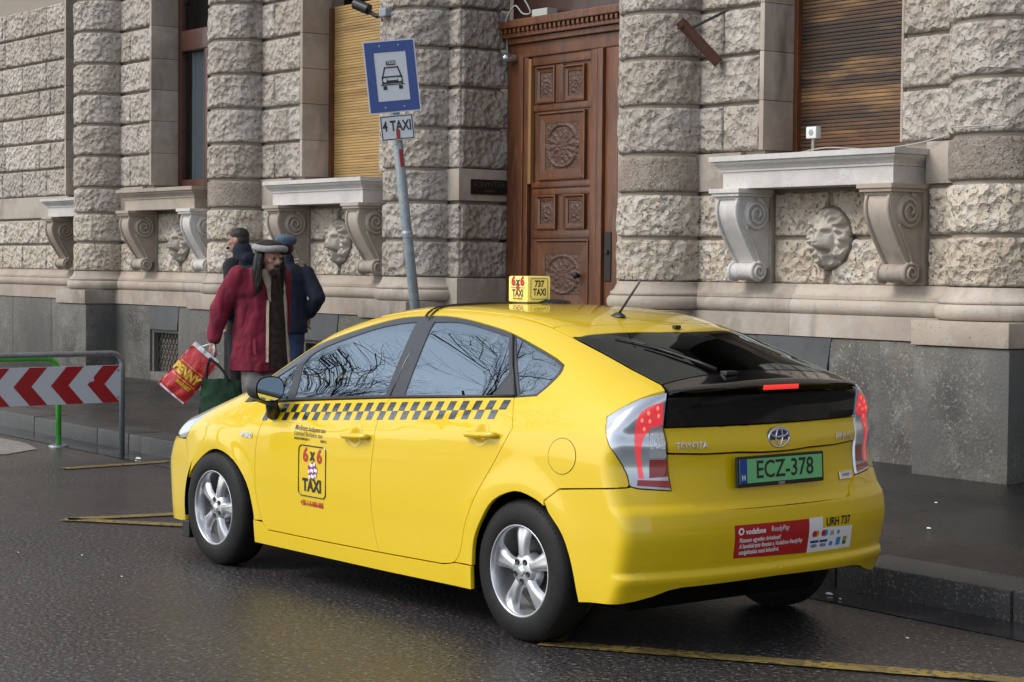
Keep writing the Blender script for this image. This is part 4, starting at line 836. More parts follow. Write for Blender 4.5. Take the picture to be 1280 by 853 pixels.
# --- wing mirrors
for s_ in (-1, 1):
    b = MB(); sec = []; N = 22
    def mshape(t):   # outline of the housing seen from behind (y out, z up)
        c, q = math.cos(t), math.sin(t); e = lambda v, p: math.copysign(abs(v)**p, v)
        return (.088*e(c,.75)*(1.0 if c < 0 else 1.0), .068*e(q,.8)*(1-.16*c*s_*0))
    rings = [(-.13,.35),(-.12,.62),(-.09,.86),(-.05,.97),(-.01,1.0),(.022,.98)]
    v = []; f = []
    for (dx, k) in rings:
        for i in range(N):
            a = mshape(2*math.pi*i/N); v.append((-2.02+dx, s_*.925+s_*-1*0+a[0]*k, 1.015+a[1]*k+a[0]*s_*-.0))
    for j in range(len(rings)-1):
        for i in range(N): f.append((j*N+i, j*N+(i+1)%N, (j+1)*N+(i+1)%N, (j+1)*N+i))
    f.append(tuple(range(N))[::-1]); mir_o = MB().put(v, f).build('wing_mirror', M_yel if s_ > 0 else M_blk, taxi, auto=60)
    b = MB(); g = [( -2.02+.0205+.004, s_*.925+mshape(2*math.pi*i/N)[0]*.90, 1.015+mshape(2*math.pi*i/N)[1]*.90) for i in range(N)]
    b.put(g, [tuple(range(N))]); b.build('mirror_glass', mk('mirror_glass', (.62,.68,.72), rough=.03, metal=1), mir_o)
    b = MB(); b.tube([(-2.03, s_*.90, .955),(-2.06, s_*.875, .92),(-2.10, s_*.84, .875)], [.035,.034,.040], 10); b.build('mirror_stalk', M_blk, mir_o, True)
    q = SS([(-2.46,.918),(-2.33,.928),(-2.24,.935),(-2.30,.985)]); 
    panel('mirror_base', SS([(-2.47,.915),(-2.06,.945),(-2.05,.965),(-2.33,.945)]), SIDE, M_gblk, taxi, off=.003, gap=0, skirt=.004) if s_ < 0 else None
# --- aerial
p = TT([(-.171,-.137)])[0]; b = MB(); b.lathe([(.0001,.022),(.012,.020),(.03,.006),(.033,0)], 16); o = b.build('aerial', M_blk, taxi, True); o.location = p; o.scale = (1.5,.8,1); 
b = MB(); b.tube([(0,0,.01),(.08/1.5,0,.095),(.155/1.5,0,.175)], [.0055,.005,.0045], 8); b.build('rod', M_blk, o, True)
p = TT([(.105,-.02)])[0]; b = MB(); b.box(-.012,.012,-.018,.018,0,.018,.004); o = b.build('washer_nozzle', M_blk, taxi); o.location = p
# --- rear wiper
P = TT([(.60,-.25),(.52,-.27),(.40,-.31),(.26,-.36)]); P[:,2] += .014; b = MB(); b.tube([tuple(q) for q in P], [.009,.007,.006,.004], 8); b.build('rear_wiper', M_blk, taxi, True)
P = TT([(.42,-.27),(.28,-.33),(.12,-.41)]); P[:,2] += .008; b = MB(); b.tube([tuple(q) for q in P], .0045, 6); b.build('wiper_blade', M_blk, taxi, True)
P = TT([(.63,-.20)])[0]; b = MB(); b.box(-.022,.022,-.035,.035,-.005,.014,.006); o = b.build('wiper_hub', M_blk, taxi); o.location = P
# --- number plate
M_green = mk('plate_green', (.16,.50,.20), rough=.35); M_blue = mk('plate_blue', (.012,.05,.30), rough=.35)
def rearface(y, z): return RR([(y, z)])[0]
pc = rearface(0,.787); plate = empty('number_plate', (pc[0]+.004, .003, .787), 0, parent=taxi); plate.rotation_euler = (0, R(-3), 0)
b = MB(); b.box(0,.014,-.272,.272,-.068,.066,.005); b.build('frame', M_blk, plate)
b = MB(); b.box(.014,.0165,-.258,.258,-.050,.054); b.build('plate_face', M_green, plate)
b = MB(); b.box(.0165,.0172,-.258,-.215,-.050,.054); b.build('country_band', M_blue, plate)
def plate_text(t, y, z, size, mat, x=.0178, sx=1, bold=0, par=None):
    v, f = text_mesh(t, size, bold, sx=sx); return add('lettering', [(x, y+a, z+b_) for a, b_, c in v], f, mat, par or plate)
plate_text('ECZ-378', .020, .002, .108, M_dec, sx=.92, bold=.0012); plate_text('H', -.2365, -.026, .032, M_wht, bold=.001); plate_text('OOO', 0, -.060, .016, M_wht, x=.0146)
# --- rear badges
def on_rear(verts, y0, z0, off, sx=1):
    v = np.array(verts); P = RR([(y0+a*sx, z0+b_) for a, b_ in v[:, :2]]); N = grad(P); return P+N*off
def rear_text(t, y, z, size, mat, name='lettering', sx=1, off=.004, bold=0, parent=taxi, align='CENTER', shear=0):
    v, f = text_mesh(t, size, bold, align, shear=shear, sx=sx); return add(name, on_rear(v, y, z, off), f, mat, parent)
rear_text('TOYOTA', -.475, .908, .038, M_chr, 'badge_lettering', bold=.0014, sx=1.0); rear_text('PRIUS', .475, .905, .042, M_chr, 'badge_lettering', bold=.0006, sx=1.2)
bd = panel('hybrid_badge', RR([(.435,.745),(.535,.745),(.535,.712),(.435,.712)]), (1,0,0), M_chr, taxi, off=.0, gap=0, skirt=.004)
rear_text('HYBRID', .485, .7285, .020, M_blue, 'lettering', off=.0012, sx=.9, parent=bd)
ec = rearface(.012,.926); emb = empty('emblem', (ec[0]-.002, .012, .926), 0, parent=taxi)
def ring(ry, rz, w_, x, cy=0, cz=0, n=40):
    b = MB(); b.tube([(x, cy+ry*math.cos(a), cz+rz*math.sin(a)) for a in np.linspace(0, 2*math.pi, n)], w_, 6); return b
b = MB(); b.put([(.006, .064*math.cos(a), .044*math.sin(a)) for a in np.linspace(0,2*math.pi,33)[:-1]]+[(-.01, .064*math.cos(a), .044*math.sin(a)) for a in np.linspace(0,2*math.pi,33)[:-1]], [tuple(range(32))]+[(i,(i+1)%32,(i+1)%32+32,i+32) for i in range(32)]); b.build('emblem_ground', mk('emblem_blue', (.02,.04,.16), rough=.15, coat=1), emb)
ring(.064,.044,.0055,.008).build('emblem_ring', M_chr, emb, True); ring(.020,.038,.0045,.009).build('emblem_ring', M_chr, emb, True); ring(.052,.017,.0045,.009,0,.018).build('emblem_ring', M_chr, emb, True)
# --- payment sticker on the bumper
def rpatch(name, pts, mat, off, parent): return panel(name, RR(pts), (1,0,0), mat, parent, off=off, gap=0, skirt=0, sp=.04)
stk = rpatch('bumper_sticker', [(-.300,.563),(.155,.560),(.168,.405),(-.285,.418)], M_red, .0015, taxi)
rpatch('sticker_white', [(.157,.562),(.250,.562),(.252,.511),(.470,.506),(.485,.402),(.170,.404)], M_wht, .0017, stk)
rear_text('O', -.262, .533, .040, M_wht, off=.003, bold=.002, parent=stk); rear_text('vodafone', -.235, .531, .033, M_wht, off=.003, bold=.0012, align='LEFT', parent=stk, sx=.95); rear_text('ReadyPay', -.085, .533, .033, M_wht, off=.003, align='LEFT', parent=stk, sx=.88)
for i, t in enumerate(('Fizessen egyetlen érintéssel!', 'A bankkártyás fizetést a Vodafone ReadyPay', 'szolgáltatása teszi lehetővé.')):
    rear_text(t, -.268+.004*i, .495-.027*i, .027, M_wht, off=.003, bold=.0006, align='LEFT', parent=stk, sx=.80)
rear_text('URH 737', .362, .534, .052, M_dec, off=.003, bold=.0010, sx=.88)
M_or = mk('decal_orange', (.75,.25,.02), rough=.4); M_mag = mk('decal_crimson', (.45,.02,.03), rough=.4); M_cyan = mk('decal_cyan', (.05,.25,.55), rough=.4); M_navy = mk('decal_navy', (.02,.06,.25), rough=.4); M_grn = mk('decal_green', (.05,.15,.06), rough=.4); M_gry = mk('decal_grey', (.25,.25,.26), rough=.4)
def disc(y, z, r, mat, off, par): 
    v = [(r*math.cos(a), r*math.sin(a)) for a in np.linspace(0,2*math.pi,17)[:-1]]; P = on_rear(v, y, z, off); add('card_mark', P, [tuple(range(16))], mat, par)
disc(.200,.488,.015,M_mag,.003,stk); disc(.217,.487,.015,M_or,.0026,stk); disc(.262,.488,.015,M_mag,.003,stk); disc(.279,.487,.015,M_cyan,.0026,stk)
disc(.370,.484,.010,M_gry,.003,stk); rear_text(')))', .324, .485, .026, M_gry, off=.003, bold=.0008, parent=stk)
for y, z, w_, h, m in ((.208,.452,.028,.006,M_navy),(.271,.451,.028,.006,M_navy),(.328,.434,.012,.010,M_cyan),(.379,.441,.015,.018,M_cyan),(.427,.440,.013,.018,M_grn)):
    rpatch('card_mark', [(y-w_,z+h),(y+w_,z+h),(y+w_,z-h),(y-w_,z-h)], m, .0028, stk)
rear_text('VISA', .208, .432, .022, M_navy, off=.003, bold=.0006, parent=stk); rear_text('VISA', .271, .431, .022, M_navy, off=.003, bold=.0006, parent=stk)
disc(.427,.446,.009,M_or,.0032,stk)
# --- door graphics
def on_side(verts, x0, z0, off, s_=-1):
    v = np.array(verts); P = SS([(x0+a, z0+b_) for a, b_ in v[:, :2]]); return P+grad(P)*off
def side_text(t, x, z, size, mat, parent, sx=1, off=.0025, bold=0, align='CENTER', name='lettering'):
    v, f = text_mesh(t, size, bold, align, sx=sx); return add(name, on_side(v, x, z, off), f, mat, parent)
def spatch(name, pts, mat, off, parent, sp=.05): return panel(name, SS(pts), SIDE, mat, parent, off=off, gap=0, skirt=0, sp=sp)
DF, DR = door_f[0], door_r[0]
lg = []
for (cx_, cz_, a0) in ((-1.575,.712,0),(-1.775,.712,90),(-1.775,.508,180),(-1.575,.508,270)):
    for k in range(6): a = R(a0+18*k); lg.append((cx_+.027*math.cos(a), cz_+.027*math.sin(a)))
P = SS(lg+lg[:1]); P = P+grad(P)*.002; b = MB(); b.tube([tuple(p) for p in P], .0034, 5, cap=False); b.build('logo_border', M_dec, DF)
side_text('6', -1.738, .688, .098, M_red, DF, bold=.0032, sx=.98); side_text('6', -1.608, .688, .098, M_red, DF, bold=.0032, sx=.98); side_text('x', -1.673, .694, .085, M_dec, DF, bold=.004, sx=.85)
side_text('TAXI', -1.674, .535, .088, M_dec, DF, bold=.0035, sx=.90)
M_pur = mk('decal_purple', (.22,.02,.16), rough=.35, coat=.5)
spatch('logo_dice', [(-1.668,.662),(-1.628,.632),(-1.632,.590),(-1.668,.562),(-1.706,.592),(-1.712,.635)], M_pur, .0022, DF, .03)
for i in range(5):
    for j in range(4):
        x = -1.70+.020*i+.006*j-.012; z = .665-.028*j-.012*i+.018*(i % 2)
        if abs(x+1.670)/.052+abs(z-.612)/.060 < 1.0:
            add('dice_pip', on_side([(.0085*math.cos(a), .010*math.sin(a)) for a in np.linspace(0,2*math.pi,11)[:-1]], x, z, .0035), [tuple(range(10))], M_wht, DF)
side_text('+36-1-6-666-666', -1.676, .443, .040, M_red, DF, bold=.0014, sx=.78)
side_text('Minősített budapesti taxi', -1.858, .823, .034, M_dec, DF, bold=.0003, align='LEFT', sx=.86); side_text('Licensed Budapest taxi', -1.858, .795, .034, M_dec, DF, align='LEFT', sx=.86); side_text('MAGÁNTÁMOGATÓ', -1.853, .769, .016, M_dec, DF, bold=.0006, align='LEFT'); side_text('NBS 5.1', -1.575, .769, .018, M_dec, DF, bold=.0006)
side_text('HYBRID', -2.335, .748, .036, M_chr, taxi, bold=.0022, sx=.95, off=.004, name='hybrid_badge')
# --- checkered stripe: slanted cells in two rows
def zrow(x): return .917+.0722*(x+2.26)
for i in range(21):
    x0 = -2.19+i*.0975
    for row in (0, 1):
        h = .042; sl_ = .012; wd = .0488; xa = x0+.035 if row == 0 else x0+.035-wd-sl_
        def q(xx, lv): return (xx+sl_*(1-lv), zrow(xx)-.004-h*(row+lv))
        pts = [q(xa,0), q(xa+wd,0), q(xa+wd,1), q(xa,1)]
        if row == 0 and i < 1: continue
        c = sum(p_[0] for p_ in pts)/4; par = DF if c < -1.125 else DR
        if c > -.14: continue
        spatch('stripe_check', pts, M_chk, .0016, par)
# --- wheels
def wheel(cx, cy, s_, ang):
    wroot = empty('wheel', (cx, cy, .3175), 0, parent=taxi)
    wroot.scale = (1, -s_, 1)     # outer face looks along -y of the wheel
    b = MB(); prof = [(.196,-.085),(.205,-.095),(.235,-.1005),(.268,-.099),(.295,-.088),(.308,-.076),(.3165,-.058),(.3175,-.03),(.3175,.03),(.3165,.058),(.308,.076),(.268,.097),(.205,.095)]
    b.lathe(prof, 72, axis='y'); b.build('tyre', M_tyre, wroot, True)
    b = MB()
    for k in range(72):      # shoulder tread blocks
        a = 2*math.pi*k/72; c, q = math.cos(a), math.sin(a); da = .030
        for y0, y1, r0, r1 in ((-.083,-.050,.3035,.3200),(.050,.083,.3035,.3200)):
            v = []
            for aa in (a-da*.5+.004, a+da*.5-.004):
                for r_, yy in ((r0, y0 if y0 < 0 else y1),(r1, y1 if y0 < 0 else y0),(r1-.012, y1 if y0 < 0 else y0),(r0-.012, y0 if y0 < 0 else y1)): v.append((r_*math.cos(aa), yy, r_*math.sin(aa)))
            b.put(v, [(0,1,5,4),(1,2,6,5),(0,4,7,3),(0,3,2,1),(4,5,6,7)])
    o = b.build('tread', M_tyre, wroot); o['kind'] = 'stuff'
    rim = MB(); rim.lathe([(.2085,-.086),(.2085,-.094),(.203,-.0965),(.198,-.094),(.194,-.082),(.190,-.070),(.186,-.03),(.178,.06)], 64, axis='y'); ro = rim.build('rim', M_rim, wroot, True)
    # five broad spokes
    for k in range(5):
        a = R(ang)+2*math.pi*k/5; ca, sa = math.cos(a), math.sin(a); v = []; f = []; NS, NW = 12, 9
        for i in range(NS+1):
            t = i/NS; r_ = .030+t*.166; hw = .036-.007*math.sin(math.pi*min(t*1.3,1))+.020*t**2; dep = -.068-.014*math.sin(math.pi*(.15+.8*t))
            for j in range(NW):
                s2 = -1+2*j/(NW-1); y = dep+.026*abs(s2)**3.2+.006*math.exp(-(s2/.35)**2)*t
                lat = hw*s2; v.append((r_*ca-lat*sa, y, r_*sa+lat*ca))
        for i in range(NS):
            for j in range(NW-1): f.append((i*NW+j, i*NW+j+1, (i+1)*NW+j+1, (i+1)*NW+j))
        base = len(v)
        MB().put(v, f).build('spoke', M_rim, wroot, True)
        an = a+math.pi/5; b = MB(); b.lathe([(.0001,-.0800),(.0085,-.0800),(.0115,-.0835),(.0135,-.0835),(.0135,-.03)], 12, (.047*math.cos(an),0,.047*math.sin(an)), 'y'); b.build('lug_nut', M_blk, wroot, True)
    b = MB(); b.lathe([(.0001,-.088),(.018,-.087),(.025,-.083),(.027,-.076)], 24, axis='y'); b.build('hub_cap', M_chr, wroot, True)
    b = MB(); b.lathe([(.020,-.079),(.058,-.0785),(.068,-.073),(.080,-.058),(.088,-.02)], 32, axis='y'); b.build('hub', M_rim, wroot, True)
    b = MB(); b.lathe([(.0001,.0),(.130,.0),(.130,.012),(.180,.03)], 32, axis='y'); b.build('brake_disc', mk('brake_steel', (.10,.095,.09), rough=.5, metal=.6), wroot)
wheel(0, -.765, -1, 94); wheel(-2.7, -.765, -1, 74); wheel(0, .765, 1, 10); wheel(-2.7, .765, 1, 40)
# --- roof sign
M_sign = mk('sign_yellow', (.80,.66,.16), rough=.35, emit=(.9,.75,.2), estr=.10); M_dred = mk('sign_red', (.40,.02,.015), rough=.4); M_sgrn = mk('sign_green', (.05,.18,.04), rough=.4)
zs = float(TT([(-1.0,0)])[0][2]); rs = empty('roof_sign', (-1.0,-.005,zs+.006), 0, parent=taxi)
b = MB(); b.box(-.078,.078,-.075,.075,.0,.132,.010); b.build('sign_box', M_sign, rs, auto=40)
b = MB(); b.box(-.082,.082,-.079,.079,-.012,.0,.004); b.lathe([(.10,-.006),(.095,.006),(.06,.016),(.0001,.018)], 20, (.06,.10,-.002)); b.build('magnet_base', M_blk, rs, True)
def sign_text(t, face, a, z, size, mat, sx=1, bold=0):
    v, f = text_mesh(t, size, bold, sx=sx)
    if face == 'l': add('lettering', [(a+p[0], -.0765, z+p[1]) for p in v], f, mat, rs)
    else: add('lettering', [(.0795, a+p[0], z+p[1]) for p in v], f, mat, rs)
sign_text('6', 'l', -.036, .104, .062, M_dred, bold=.004); sign_text('6', 'l', .036, .104, .062, M_dred, bold=.004); sign_text('x', 'l', 0, .103, .055, M_dec, bold=.003); sign_text('TAXI', 'l', 0, .044, .050, M_dec, bold=.0018, sx=.80); sign_text('+36-1-6-666-666', 'l', 0, .018, .014, M_dred, bold=.0008, sx=.8)
add('sign_mark', [(-.018,-.0766,.073),(0,-.0766,.056),(.018,-.0766,.073),(0,-.0766,.090)], [(0,1,2,3)], M_dred, rs); add('sign_mark', [(-.058,-.0764,.0705),(.058,-.0764,.0705),(.058,-.0764,.0745),(-.058,-.0764,.0745)], [(0,1,2,3)], M_sgrn, rs)
sign_text('737', 'r', 0, .092, .045, M_dec, bold=.0018, sx=.9); sign_text('TAXI', 'r', .002, .050, .048, M_dec, bold=.0016, sx=.78)
b = MB(); b.tube([(.0795, .055*c1, .068+.052*c2) for c1, c2 in ((-1,.8),(-.9,1),(.9,1),(1,.8),(1,-.8),(.9,-1),(-.9,-1),(-1,-.8),(-1,.8))], .0016, 5, cap=False); b.build('sign_border', M_dec, rs)
# cable along the roof to the door
P = np.vstack([TT([(-.95,.02),(-1.1,-.1),(-1.15,-.2),(-1.165,-.35),(-1.17,-.46),(-1.165,-.50)]), SS([(-1.16,1.425),(-1.15,1.410)])]); P = P+grad(P)*.005; b = MB(); b.tube([tuple(q) for q in P], .0045, 6); b.build('sign_cable', M_blk, taxi, True)
P = np.vstack([TT([(-.93,.02),(-1.06,-.1),(-1.10,-.2),(-1.118,-.35),(-1.125,-.46),(-1.12,-.50)]), SS([(-1.115,1.425),(-1.11,1.410)])]); P = P+grad(P)*.005; b = MB(); b.tube([tuple(q) for q in P], .0045, 6); b.build('sign_cable', M_blk, taxi, True)
# ================================================================ people
def blobs(name, parts, voxel, mat, parent, smooth=4, fold=0, fscale=6, stretch=(1,1,.45)):
    """closed solids fused into one continuous surface"""
    bm = bmesh.new()
    def ell(c, r, rot=None):
        m = Matrix.Translation(Vector(c)) @ (rot.to_matrix().to_4x4() if rot else Matrix.Identity(4)) @ Matrix.Diagonal((*r,1))
        bmesh.ops.create_icosphere(bm, subdivisions=3, radius=1, matrix=m)
    for p in parts:
        if p[0] == 'ell': ell(p[1], p[2], p[3] if len(p) > 3 else None)
        else:
            a, b_, r0, r1 = Vector(p[1]), Vector(p[2]), p[3], p[4]; fl = p[5] if len(p) > 5 else 1.0
            d = b_-a; L_ = d.length; q = d.to_track_quat('Z','Y')
            m = Matrix.Translation((a+b_)/2) @ q.to_matrix().to_4x4() @ Matrix.Diagonal((1,fl,1,1))
            bmesh.ops.create_cone(bm, cap_ends=True, segments=20, radius1=r0, radius2=r1, depth=L_, matrix=m)
            for c, r in ((a,r0),(b_,r1))[:2 if p[0] == 'cap' else 1]: ell(c, (r, r*fl, r), q)
    me = bpy.data.meshes.new(name); bm.to_mesh(me); bm.free()
    o = bpy.data.objects.new(name, me)
    rm = o.modifiers.new('r','REMESH'); rm.mode = 'VOXEL'; rm.voxel_size = voxel; rm.use_smooth_shade = True
    s_ = o.modifiers.new('s','SMOOTH'); s_.iterations = smooth; s_.factor = .5
    m2 = baked(o); COL.objects.link(o); o.modifiers.clear(); o.data = m2; bpy.data.meshes.remove(me); m2.name = name
    if fold:
        nv = len(m2.vertices); co = np.zeros(nv*3, np.float32); nr = np.zeros(nv*3, np.float32); m2.vertices.foreach_get('co', co); m2.vertices.foreach_get('normal', nr); co = co.reshape(-1,3); nr = nr.reshape(-1,3)
        k = np.array([mnoise.noise(Vector((x*fscale*stretch[0]+3, y*fscale*stretch[1], z*fscale*stretch[2])))+.5*mnoise.noise(Vector((x*fscale*2.1, y*fscale*2.1+9, z*fscale*1.3))) for x, y, z in co.tolist()], np.float32)
        k = np.where(np.abs(k) < .12, k-.35*(1-np.abs(k)/.12), k) if fold > .009 else k
        co = co+nr*(fold*k)[:,None]; m2.vertices.foreach_set('co', co.ravel()); m2.update()
    m2.materials.clear(); m2.materials.append(mat); m2.shade_smooth(); o.parent = parent
    return o
def cloth(name, c, c2, sc_=6, rough=.9, bump=.004): return mk(name, c, rough=rough, var=[(sc_,c2,.42,.68)], bump=[(140,bump*.3,2,'n'),(18,bump,4,'n')])
M_skin = mk('skin', (.40,.225,.160), rough=.55, var=[(26,(.25,.115,.080),.45,.7)])
M_burg = cloth('burgundy_coat', (.21,.013,.036), (.12,.008,.022)); M_cream = cloth('cream_lining', (.44,.37,.28), (.30,.24,.18), 20); M_hair = mk('dark_hair', (.007,.0055,.005), rough=.55, bump=[(60,.012,4,'n')], var=[(30,(.016,.012,.010),.5,.7,(1,1,.2))])
M_fleece = cloth('grey_fleece', (.36,.35,.35), (.24,.235,.24), 40, bump=.006); M_vest = cloth('brown_vest', (.014,.011,.009), (.050,.028,.018), 22); M_navy2 = cloth('navy_coat', (.010,.014,.032), (.006,.008,.018), 5); M_black = cloth('black_coat', (.008,.010,.015), (.014,.016,.022), 5)
M_jean = cloth('blue_jeans', (.028,.050,.110), (.018,.030,.065), 9); M_tan = cloth('light_trousers', (.27,.25,.23), (.20,.18,.165), 9); M_capb = cloth('blue_grey_cap', (.085,.125,.18), (.05,.075,.11), 22, bump=.005); M_shoe = mk('shoe_leather', (.015,.013,.012), rough=.5); M_slate = cloth('slate_bag', (.055,.070,.088), (.035,.046,.058), 10); M_shirt = cloth('plaid_shirt', (.10,.035,.025), (.06,.05,.04), 30)
M_beard = mk('grey_beard', (.045,.035,.030), rough=.8, bump=[(90,.008,3,'n')]); M_eye = mk('eye_dark', (.012,.010,.010), rough=.2)
def hand(side, wrist, parts, dirv=(0,-.15,-1), curl=.5):
    """palm, four fingers, thumb"""
    w_ = Vector(wrist); d = Vector(dirv).normalized(); acr = Vector((0,-1,0)).cross(d).normalized() if abs(d.y) < .9 else Vector((1,0,0)); acr = Vector((0,1,0)); nrm = d.cross(acr).normalized()*side
    parts.append(('cap', w_, w_+d*.085, .026, .036, .55))
    k = w_+d*.085
    for i, (off, L_) in enumerate(((-.030,.072),(-.010,.080),(.010,.075),(.029,.060))):
        b0 = k+acr*off; b1 = b0+(d*(1-curl*.4)+nrm*curl*.7).normalized()*L_*.5; b2 = b1+(d*(1-curl*1.4)+nrm*curl*1.3).normalized()*L_*.5
        parts += [('cap', b0, b1, .0098, .0090), ('cap', b1, b2, .0090, .0078)]
    t0 = w_+d*.03-acr*.028; t1 = t0-acr*.028+d*.030+nrm*.015; t2 = t1+d*.030-acr*.002+nrm*.012; parts += [('cap', t0, t1, .013, .011), ('cap', t1, t2, .011, .009)]
def head_parts(c, yaw=0, tilt=0):
    """head centre c, face towards -y, turned by yaw"""
    q = Matrix.Rotation(yaw,3,'Z') @ Matrix.Rotation(tilt,3,'X'); C = Vector(c)
    P = lambda x,y,z: C+q @ Vector((x,y,z)); qq = q.to_quaternion()
    return [('ell', P(0,.012,.025), (.077,.095,.100), qq), ('ell', P(0,-.025,-.045), (.060,.066,.075), qq), ('ell', P(0,-.060,-.088), (.030,.026,.024), qq), ('cap', P(0,-.088,.018), P(0,-.106,-.020), .010, .013), ('ell', P(0,-.098,-.026), (.016,.014,.010), qq), ('cap', P(-.040,-.083,.028), P(.040,-.083,.028), .013, .013), ('ell', P(-.042,-.060,-.012), (.022,.022,.018), qq), ('ell', P(.042,-.060,-.012), (.022,.022,.018), qq), ('cap', P(-.018,-.082,-.062), P(.018,-.082,-.062), .009, .009), ('ell', P(-.078,.012,-.005), (.012,.022,.034), qq), ('ell', P(.078,.012,-.005), (.012,.022,.034), qq)], P, qq
# ---- man in the burgundy coat, walking towards the camera with two bags
MX, MY = -13.84, 8.10; mz = pv(MX, MY)
man = empty('person', (MX, MY, mz), R(80), 'man in an open burgundy coat and pale rimmed hat carrying shopping bags', 'person')
man.scale = (1.06,1.06,1.07); hc = (.020,-.135,1.445); hp, HP, hq = head_parts(hc, R(20), R(4))
WR = Vector((-.36,.10,.80)); EL = Vector((-.30,.10,1.05)); SH = Vector((-.175,.0,1.315))
WL = Vector((.21,.10,.80)); ELl = Vector((.215,.13,1.03)); SHl = Vector((.165,.01,1.31))
bp = hp+[('cap',(.02,-.06,1.28),(.03,-.11,1.39),.058,.055), ('ell',(0,-.02,1.20),(.17,.11,.17)), ('ell',(0,.0,.98),(.155,.11,.18)), ('ell',(0,.01,.82),(.16,.12,.12)), ('cap',SH,EL,.048,.040), ('cap',EL,WR,.038,.026), ('cap',SHl,ELl,.048,.040), ('cap',ELl,WL,.038,.026), ('cap',(-.085,.02,.80),(-.09,-.05,.44),.080,.055), ('cap',(-.09,-.05,.44),(-.10,-.04,.08),.050,.036), ('cap',(.085,.02,.80),(.09,.05,.44),.080,.055), ('cap',(.09,.05,.44),(.10,.20,.10),.050,.036), ('cap',(-.10,-.03,.05),(-.11,-.16,.035),.042,.034), ('cap',(.10,.22,.07),(.11,.10,.03),.042,.034)]
hand(-1, WR, bp, (-.05,-.12,-1), .75); hand(1, WL, bp, (.02,-.05,-1), .4)
blobs('body', bp, .0085, M_skin, man, 3)
for s_ in (-1, 1): MB().lathe([(.0001,-.006),(.006,-.004),(.0085,0),(.006,.004),(.0001,.006)], 10, tuple(HP(s_*.030,-.078,.006)), 'y').build('eye', M_eye, man, True)
blobs('coat', [('ell',(-.01,.0,1.23),(.215,.145,.165)), ('ell',(-.17,-.01,1.30),(.085,.085,.075)), ('ell',(.14,-.01,1.30),(.085,.085,.075)), ('cap',(0,.02,1.20),(0,.02,.86),.200,.218,.72), ('con',(0,.02,.90),(0,.03,.585),.216,.250,.74), ('cap',SH+Vector((-.01,0,0)),EL+Vector((-.01,0,0)),.088,.080), ('cap',EL+Vector((-.01,0,0)),WR+Vector((0,0,.045)),.080,.058), ('cap',SHl,ELl,.085,.078), ('cap',ELl,WL+Vector((0,0,.05)),.078,.056)], .012, M_burg, man, 3, fold=.018, fscale=9, stretch=(1,1,.42))
# the open front: dark vest, pale lapels, zip edge
def front_y(x, z):   # front of the coat at that height
    w_ = .205+.062*min(max((1.12-z)/.6,0),1); e = max(0,1-(x/w_)**2)**.5; return .02-.70*w_*e-.006
def apron(name, xs, zs, mat, lift, parent, wav=.006):
    v = []; f = []
    for j, z in enumerate(zs):
        for i in range(7):
            a, b_ = xs(z); x = a+(b_-a)*i/6; v.append((x, front_y(x,z)-lift-.012*math.sin(math.pi*i/6)+wav*nz(x*20,z*9,1), z))
    for j in range(len(zs)-1):
        for i in range(6): f.append((j*7+i, j*7+i+1, (j+1)*7+i+1, (j+1)*7+i))
    n_ = len(v); v2 = [(p[0],p[1]+.03,p[2]) for p in v]; f2 = [tuple(k+n_ for k in q[::-1]) for q in f]
    return MB().put(v+v2, f+f2).build(name, mat, parent, True)
ZS = list(np.linspace(1.34,.60,18))
apron('vest', lambda z: (.030-.03*(1.36-z), .128+.05*(1.36-z)), ZS, M_vest, .016, man)
apron('lapel', lambda z: (.128+.05*(1.36-z), .158+.05*(1.36-z)+.008*math.sin(z*19)), ZS, M_cream, .024, man, .012)
apron('lapel', lambda z: (-.07+.085*(1.36-z)/.24, .020-.02*(1.36-z)), list(np.linspace(1.37,1.12,8)), M_cream, .030, man)
apron('zip', lambda z: (-.008-.03*(1.12-z), .006-.03*(1.12-z)), list(np.linspace(1.13,.66,12)), M_cream, .026, man)
apron('pocket_edge', lambda z: (-.112,-.104), list(np.linspace(.84,.72,6)), M_burg, .020, man)
blobs('trousers', [('cap',(-.085,.02,.78),(-.09,-.05,.44),.095,.078), ('cap',(-.09,-.05,.44),(-.10,-.04,.10),.076,.072), ('cap',(.085,.03,.78),(.09,.05,.44),.095,.078), ('cap',(.09,.05,.44),(.10,.20,.13),.082,.072), ('ell',(0,.01,.78),(.17,.14,.10))], .014, M_tan, man, 3, fold=.008, fscale=14)
blobs('shoes', [('cap',(-.10,-.04,.055),(-.11,-.18,.042),.052,.042,.9), ('cap',(.10,.20,.08),(.11,.08,.045),.052,.042,.9)], .012, M_shoe, man, 3)
blobs('hair', [('ell',HP(0,.035,.03),(.090,.082,.090),hq), ('cap',HP(-.05,.06,.0),HP(-.07,.05,-.15),.050,.040), ('cap',HP(.05,.06,.0),HP(.06,.05,-.14),.050,.040)], .010, M_hair, man, 2, fold=.006, fscale=26)
rh = random.Random(4); st = MB()
for k in range(210):
    a = R(rh.uniform(-18,198)); sx_, sy_ = math.cos(a), math.sin(a); L_ = rh.uniform(.20,.34); r0 = rh.uniform(.005,.010); ph = rh.uniform(0,6); fo = rh.uniform(.0,1)
    P = []
    for j in range(7):
        t = j/6; out = .080+.030*math.sin(min(t*2.2,1.6))+.010*math.sin(ph+5*t)+.012*fo; P.append(HP(sx_*(out+.004), sy_*out*.95+.012-.035*t*(1-abs(sy_)), .055-L_*t-.01*math.sin(ph)))
    st.tube(P, [r0*1.1,r0*1.2,r0*1.2,r0,r0*.9,r0*.7,r0*.3], 4)
st.build('hair_strands', M_hair, man, True)
bd2 = MB()
